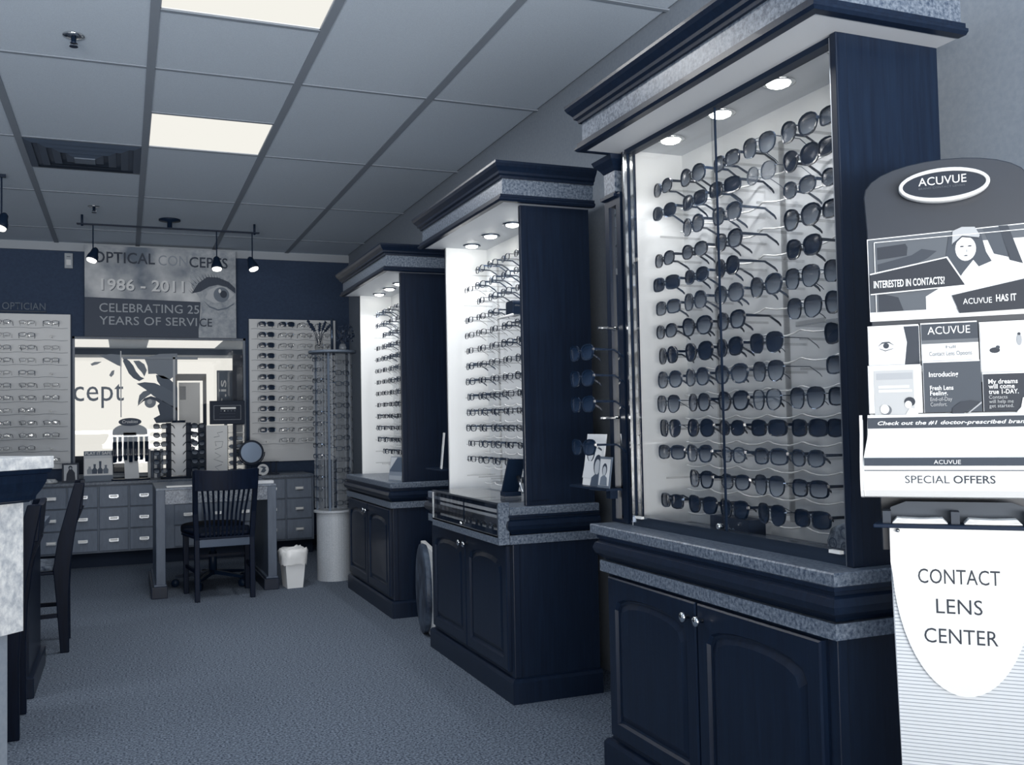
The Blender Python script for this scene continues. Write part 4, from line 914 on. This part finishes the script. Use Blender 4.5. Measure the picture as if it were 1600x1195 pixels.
MB().prism(ellipse(0, .052, .052, .052, 30), 0, .01).build('disc', P(.88), t); flat('swirl', [(-.02, .03), (.01, .025), (.03, .045), (.02, .06), (.03, .075), (.0, .085), (-.03, .08), (.0, .065), (-.01, .05)], .35, t, -.001)
t = thing('lens_gauge', 'dark jointed metal instrument on the counter right of the emblem', 'instrument', (1.30, 9.2, ZT))
box('foot', M_blackp, t, -.05, .05, -.03, .03, 0, .012); box('column', M_blackp, t, -.03, -.018, -.006, .006, .012, .12); box('column', M_blackp, t, .02, .032, -.006, .006, .012, .12); box('arm', M_blackp, t, -.09, .05, -.006, .006, .11, .122)

# ------------------------------------------------------------------ contact lens display stand, right foreground
P_room = P
def P(g, rough=.6, k=.34):
    if g >= .9: return P_room(.9, rough)
    key = ('k', round(g, 2))
    if key not in M_p: M_p[key] = mat('ink_tone_%02d' % int(g*100), rough=rough, g=g); b = M_p[key].node_tree.nodes['Principled BSDF']; c = [v*(k if g < .7 else .6) for v in tone(g)]; b.inputs['Base Color'].default_value = (*c, 1)
    return M_p[key]
K = thing('contact_lens_stand', 'tall white contact lens display stand with leaflets at the right foreground', 'display stand', (1.640, 1.540, 0), math.atan2(-.6947, .7193))
uc = -.002
hp = [(-.150, .90), (.150, .90), (.162, 1.60), (.164, 1.675)] + [(.164*math.cos(a_), 1.672+.072*math.sin(a_)**.8) for a_ in [PI*(k+1)/14 for k in range(13)]] + [(-.164, 1.675), (-.160, 1.60)]
MB().prism(hp, 0, .02).build('header_panel', M_hdr, K, bev=.002)
# oval sign
ov = MB().prism(ellipse(-.003, 1.682, .084, .030, 40), -.030, -.008).build('oval_sign', P(.22, .25), K)
m = MB(); m.bridge([[(-.003+a_*math.cos(2*PI*k/48), y, 1.682+b_*math.sin(2*PI*k/48)) for k in range(48)] for a_, b_, y in ((.089, .036, -.012), (.089, .036, -.030), (.086, .033, -.036), (.081, .028, -.033), (.081, .028, -.025))], False, False).build('oval_rim', M_plasticW, ov, True)
text('lettering', 'ACUVUE', P(.95), ov, -.052, 1.683, -.0306, .093, .017, -.005); text('small_lettering', 'BRAND CONTACT LENSES', P(.5), ov, -.052, 1.675, -.0306, .09, .004)
# poster
pp = MB().prism([(-.159, 1.40), (.155, 1.40), (.158, 1.590), (-.160, 1.582)], -.004, 0).build('poster_sheet', P(.93), K)
def pf(n, pts, gg, y): return flat(n, pts, gg, pp, y, .0004)
pf('car_interior', [(-.158, 1.42), (.0, 1.42), (.02, 1.45), (.05, 1.56), (.155, 1.56), (.156, 1.588), (-.158, 1.580)], .52, -.0045)
pf('car_window', [(-.14, 1.535), (-.08, 1.54), (-.078, 1.558), (-.082, 1.566), (-.14, 1.562)], .24, -.005)
pf('car_window', [(-.14, 1.50), (-.10, 1.505), (-.04, 1.53), (-.02, 1.545), (-.05, 1.552), (-.07, 1.54), (-.14, 1.525)], .32, -.005)
pf('car_seat', [(-.14, 1.42), (-.09, 1.42), (-.10, 1.45), (-.12, 1.456), (-.14, 1.462)], .25, -.0055)
pf('car_pillar', [(.10, 1.588), (.118, 1.588), (.145, 1.50), (.125, 1.49)], .3, -.005); pf('car_window', [(.07, 1.585), (.10, 1.585), (.12, 1.52), (.09, 1.53)], .42, -.005)
pf('jacket', [(-.045, 1.42), (-.045, 1.448), (.0, 1.475), (.03, 1.52), (.09, 1.525), (.13, 1.51), (.158, 1.50), (.156, 1.42)], .95, -.0055)
pf('hair', [(.0, 1.50), (-.004, 1.525), (.004, 1.575), (.03, 1.582), (.066, 1.575), (.075, 1.535), (.085, 1.515), (.06, 1.505), (.05, 1.52), (.03, 1.495), (.02, 1.48)], .38, -.006)
pf('face', ellipse(.036, 1.545, .020, .026, 22), .96, -.0065); pf('hat', [(.010, 1.556), (.012, 1.585), (.03, 1.592), (.055, 1.590), (.064, 1.572), (.062, 1.566), (.03, 1.572)], .8, -.007); pf('hat_stripe', [(.011, 1.558), (.03, 1.573), (.062, 1.567), (.062, 1.564), (.03, 1.570), (.012, 1.553)], .3, -.0075)
for x in (.029, .044): pf('eye', ellipse(x, 1.550, .004, .0016, 10), .3, -.007)
pf('mouth', [(.031, 1.530), (.036, 1.5315), (.042, 1.530), (.036, 1.5285)], .45, -.007); pf('nose', [(.0375, 1.546), (.0395, 1.538), (.0365, 1.5375)], .7, -.007)
pf('print_border', [(-.146, 1.42), (-.1445, 1.42), (-.1445, 1.574), (-.146, 1.574)], .95, -.0078); pf('print_border', [(-.146, 1.5725), (.157, 1.5755), (.157, 1.577), (-.146, 1.574)], .95, -.0078)
pf('slogan_edge', [(-.156, 1.505), (-.0, 1.531), (.036, 1.466), (-.156, 1.458)], .95, -.0082)
pf('slogan_band', [(-.156, 1.502), (-.002, 1.528), (.032, 1.468), (-.156, 1.4605)], .2, -.0087)
pf('slogan_band', [(.006, 1.447), (.156, 1.475), (.156, 1.41), (.020, 1.408)], .2, -.0087)
text('lettering', 'INTERESTED IN CONTACTS?', P(.97), pp, -.149, 1.473, -.0092, .142, .015, .03)
text('lettering', 'ACUVUE', P(.9), pp, .027, 1.4265, -.0092, .055, .012); text('lettering', 'HAS IT', P(.97), pp, .090, 1.4285, -.0092, .038, .014, .03)
# leaflets
def leaflet(x0, x1, z0, z1, y, lab, base, items):
    t = thing('leaflet', lab, 'leaflet', (1.640, 1.540, 0), K.rotation_euler.z, 'leaflets on the contact lens stand')
    for q in range(2): MB().box(x0-.0015*q, x1-.0015*q, y+.001+.002*q, y+.0025+.002*q, z0, z1+.003*q).build('sheet', P(base if q == 0 else .95), t)
    for k, it in enumerate(items):
        if it[0] == 'T': text('lettering', it[1], P(it[2]), t, it[3], it[4], y-.0004-.0002*k, it[5], it[6], it[7])
        else: flat(it[0], it[1], it[2], t, y+.0006-.0003*k, .0004)
    return t
R4 = lambda a_, b_, c_, d_: [(a_, c_), (b_, c_), (b_, d_), (a_, d_)]
yt, yb_ = -.028, -.048
leaflet(-.163, -.061, 1.29, 1.385, yt, 'white leaflet with an eye and dark profile, upper left of the stand', .97, [('profile', [(-.092, 1.30), (-.062, 1.30), (-.062, 1.384), (-.092, 1.384), (-.086, 1.35)], .3), ('iris', ellipse(-.128, 1.344, .006, .006, 14), .3), ('eye_line', [(-.145, 1.342), (-.136, 1.352), (-.122, 1.353), (-.110, 1.343), (-.122, 1.350), (-.136, 1.349)], .35), ('lower_line', [(-.142, 1.339), (-.130, 1.334), (-.114, 1.338), (-.114, 1.337), (-.130, 1.332), (-.142, 1.338)], .55)])
leaflet(-.057, .052, 1.29, 1.386, yt, 'leaflet headed ACUVUE in white on grey, upper middle of the stand', .96, [('header_band', R4(-.057, .052, 1.352, 1.386), .35), ('fade_band', R4(-.057, .052, 1.344, 1.352), .6), ('T', 'ACUVUE', .97, -.045, 1.364, .082, .016, 0), ('T', 'Full', .6, -.010, 1.333, .018, .006, 0), ('T', 'Contact Lens Options', .6, -.043, 1.318, .082, .009, 0)])
leaflet(.056, .158, 1.26, 1.382, yt, 'white leaflet with small figures, upper right of the stand', .97, [('figure', ellipse(.082, 1.325, .010, .006, 12), .25), ('head', ellipse(.088, 1.331, .004, .004, 10), .35), ('figure', ellipse(.128, 1.345, .005, .012, 12), .75), ('head', ellipse(.128, 1.357, .003, .003, 10), .25)])
leaflet(-.165, -.060, 1.198, 1.298, yb_, 'pale leaflet with a dark-haired child, lower left of the stand', .97, [('panel', R4(-.155, -.076, 1.19, 1.29), .88), ('top_bar', R4(-.150, -.078, 1.270, 1.284), .78), ('line', R4(-.146, -.085, 1.252, 1.257), .97), ('line', R4(-.146, -.080, 1.243, 1.248), .97), ('hair', ellipse(-.085, 1.222, .011, .010, 14), .25), ('face', ellipse(-.088, 1.216, .007, .008, 12), .95), ('shirt', [(-.098, 1.187), (-.066, 1.187), (-.072, 1.205), (-.085, 1.210)], .96), ('ball', ellipse(-.132, 1.205, .011, .011, 16), .6), ('ball_light', ellipse(-.135, 1.207, .009, .010, 16), .95)])
leaflet(-.056, .053, 1.198, 1.303, yb_, 'grey leaflet reading Introducing, lower middle of the stand', .42, [('T', 'Introducing', .95, -.046, 1.273, .056, .010, .03), ('T', 'Fresh Lens', .95, -.045, 1.245, .045, .009, .03), ('T', 'Feeling.', .95, -.045, 1.234, .034, .009, .03), ('T', 'End-of-Day', .85, -.045, 1.222, .042, .008, 0), ('T', 'Comfort.', .85, -.045, 1.211, .032, .008, 0), ('curved_shape', [(-.005, 1.187), (-.003, 1.207), (.012, 1.219), (.032, 1.222), (.050, 1.219), (.02, 1.197), (.012, 1.187)], .28), ('curve_edge', [(.015, 1.187), (.018, 1.187), (.052, 1.215), (.052, 1.219)], .8)])
leaflet(.057, .158, 1.198, 1.275, yb_, 'dark leaflet reading My dreams will come true, lower right of the stand', .24, [('T', 'My dreams', .97, .066, 1.255, .054, .009, .03), ('T', 'will come', .97, .066, 1.245, .048, .009, .03), ('T', 'true 1-DAY.', .97, .066, 1.234, .055, .009, .03), ('T', 'Contacts', .85, .066, 1.224, .034, .007, 0), ('T', 'will help me', .85, .066, 1.215, .045, .007, 0), ('T', 'get started.', .85, .066, 1.206, .045, .007, 0), ('face', [(.120, 1.187), (.116, 1.196), (.124, 1.205), (.128, 1.225), (.158, 1.235), (.158, 1.187)], .93)])
for z0, y0 in ((1.2895, -.020), (1.1965, -.040)): MB().box(-.165, .165, y0-.002, 0, z0-.004, z0).build('pocket_shelf', M_plasticW, K)
# curved front tray: profile (y,z) swept along u
prof = [(-.0535, 1.195), (-.060, 1.190), (-.062, 1.155), (-.085, 1.13), (-.112, 1.10), (-.120, 1.082), (-.124, 1.06), (-.120, 1.04), (-.108, 1.026), (-.085, 1.022), (-.0, 1.022), (-.0, 1.185), (-.05, 1.185)]
m = MB(); m.bridge([[(s*.170 if z > 1.12 else s*.180, y, z) for y, z in prof] for s in (-1, 1)]).build('front_tray', M_plasticW, K)
for s in (-1, 1): MB().prism([(y-.004, z) for y, z in prof], s*.1835-.003, s*.1835+.003, 'x').build('end_cap', M_plasticW, K)
def strip(name, y0, z0, y1, z1, gg, x0=-.178, x1=.178, e=.0012):
    return MB().bridge([[(x0, y0-e, z0), (x1, y0-e, z0), (x1, y0, z0), (x0, y0, z0)], [(x0, y1-e, z1), (x1, y1-e, z1), (x1, y1, z1), (x0, y1, z1)]]).build(name, P(gg), K)
strip('slogan_strip', -.0615, 1.166, -.060, 1.189, .35, -.170, .170); text('lettering', 'Check out the #1 doctor-prescribed brand', P(.97), K, -.150, 1.1735, -.0635, .288, .0075, .035, shear=.25)
strip('brand_strip', -.118, 1.090, -.1135, 1.106, .38); text('lettering', 'ACUVUE', P(.97), K, -.045, 1.0935, -.1195, .050, .008)
strip('groove', -.1215, 1.0795, -.121, 1.0815, .6)
text('lettering', 'SPECIAL', P(.35), K, -.100, 1.055, -.1246, .083, .015, -.008); text('lettering', 'OFFERS', P(.3), K, -.010, 1.055, -.1246, .076, .015, .02)
# dark leaflet tray
MB().prism([(-.165, -.12), (.165, -.12), (.150, 0), (-.150, 0)], .962, .970, 'z').build('lower_tray', M_blackp, K, bev=.002)
MB().prism([(-.130, 1.0), (-.14, .97), (.14, .97), (.130, 1.0), (.1, 1.012), (-.1, 1.012)], -.060, -.052).build('tray_hood', P(.42, .2), K)
for x in (-.138, -.008, .13): MB().box(x-.008, x+.008, -.10, -.052, .970, .995).build('tray_divider', P(.35, .25), K)
for s, lab in ((-.075, 'stack of white leaflets in the left bay of the dark tray'), (.060, 'stack of white leaflets in the right bay of the dark tray')):
    t = thing('leaflet_stack', lab, 'leaflet', (1.640, 1.540, 0), K.rotation_euler.z, 'leaflet stacks in the dark tray')
    for q in range(5): MB().bridge([[(s-.052+.002*q, -.108, .9712+.0022*q), (s-.052+.002*q, -.066, .9712+.0022*q), (s-.052+.002*q, -.066, .9727+.0022*q), (s-.052+.002*q, -.108, .9727+.0022*q)], [(s, -.108, .9712+.0018*q), (s, -.066, .9712+.0018*q), (s, -.066, .9727+.0018*q), (s, -.108, .9727+.0018*q)], [(s+.052-.002*q, -.108, .9715+.0022*q), (s+.052-.002*q, -.066, .9715+.0022*q), (s+.052-.002*q, -.066, .973+.0022*q), (s+.052-.002*q, -.108, .973+.0022*q)]]).build('sheet', M_paper, t)
# lower panel, ribbed, with half-oval plaque
lp = MB().prism([(-.120, 0.02), (.120, 0.02), (.126, .45), (.136, .96), (-.136, .96), (-.126, .45)], -.022, 0).build('lower_panel', P_room(.62), K)
m = MB()
for q in range(120):
    z = .03+.0077*q
    if z < .955: w_ = .118+.016*z; m.box(-w_, w_, -.0235, -.022, z, z+.0058)
m.build('fine_ribs', P_room(.86), K, stuff=True)
pl = [(-.134, .960), (-.1345, .88)] + [(-.1345*math.cos(a_)+.003, .88-.275*math.sin(a_)) for a_ in [PI*k/28 for k in range(1, 28)]] + [(.1345, .88), (.134, .960)]
pq = MB().prism(pl, -.030, -.0235).build('half_oval_plaque', M_plasticW, K)
text('lettering', 'CONTACT', P(.3), pq, -.081, .838, -.0306, .156, .030, -.006); text('lettering', 'LENS', P(.3), pq, -.048, .776, -.0306, .088, .030, -.006); text('lettering', 'CENTER', P(.3), pq, -.073, .714, -.0306, .140, .030, -.006)
MB().prism([(-.17, -.2), (.17, -.2), (.17, .03), (-.17, .03)], 0, .02, 'z').build('foot_plate', M_plasticW, K, bev=.004)
MB().lathe([(.004, 0), (.004, .006)], n=10).xf(Matrix.Translation((-.118, -.03, .948)) @ RX).build('screw', M_chrome, K, True)
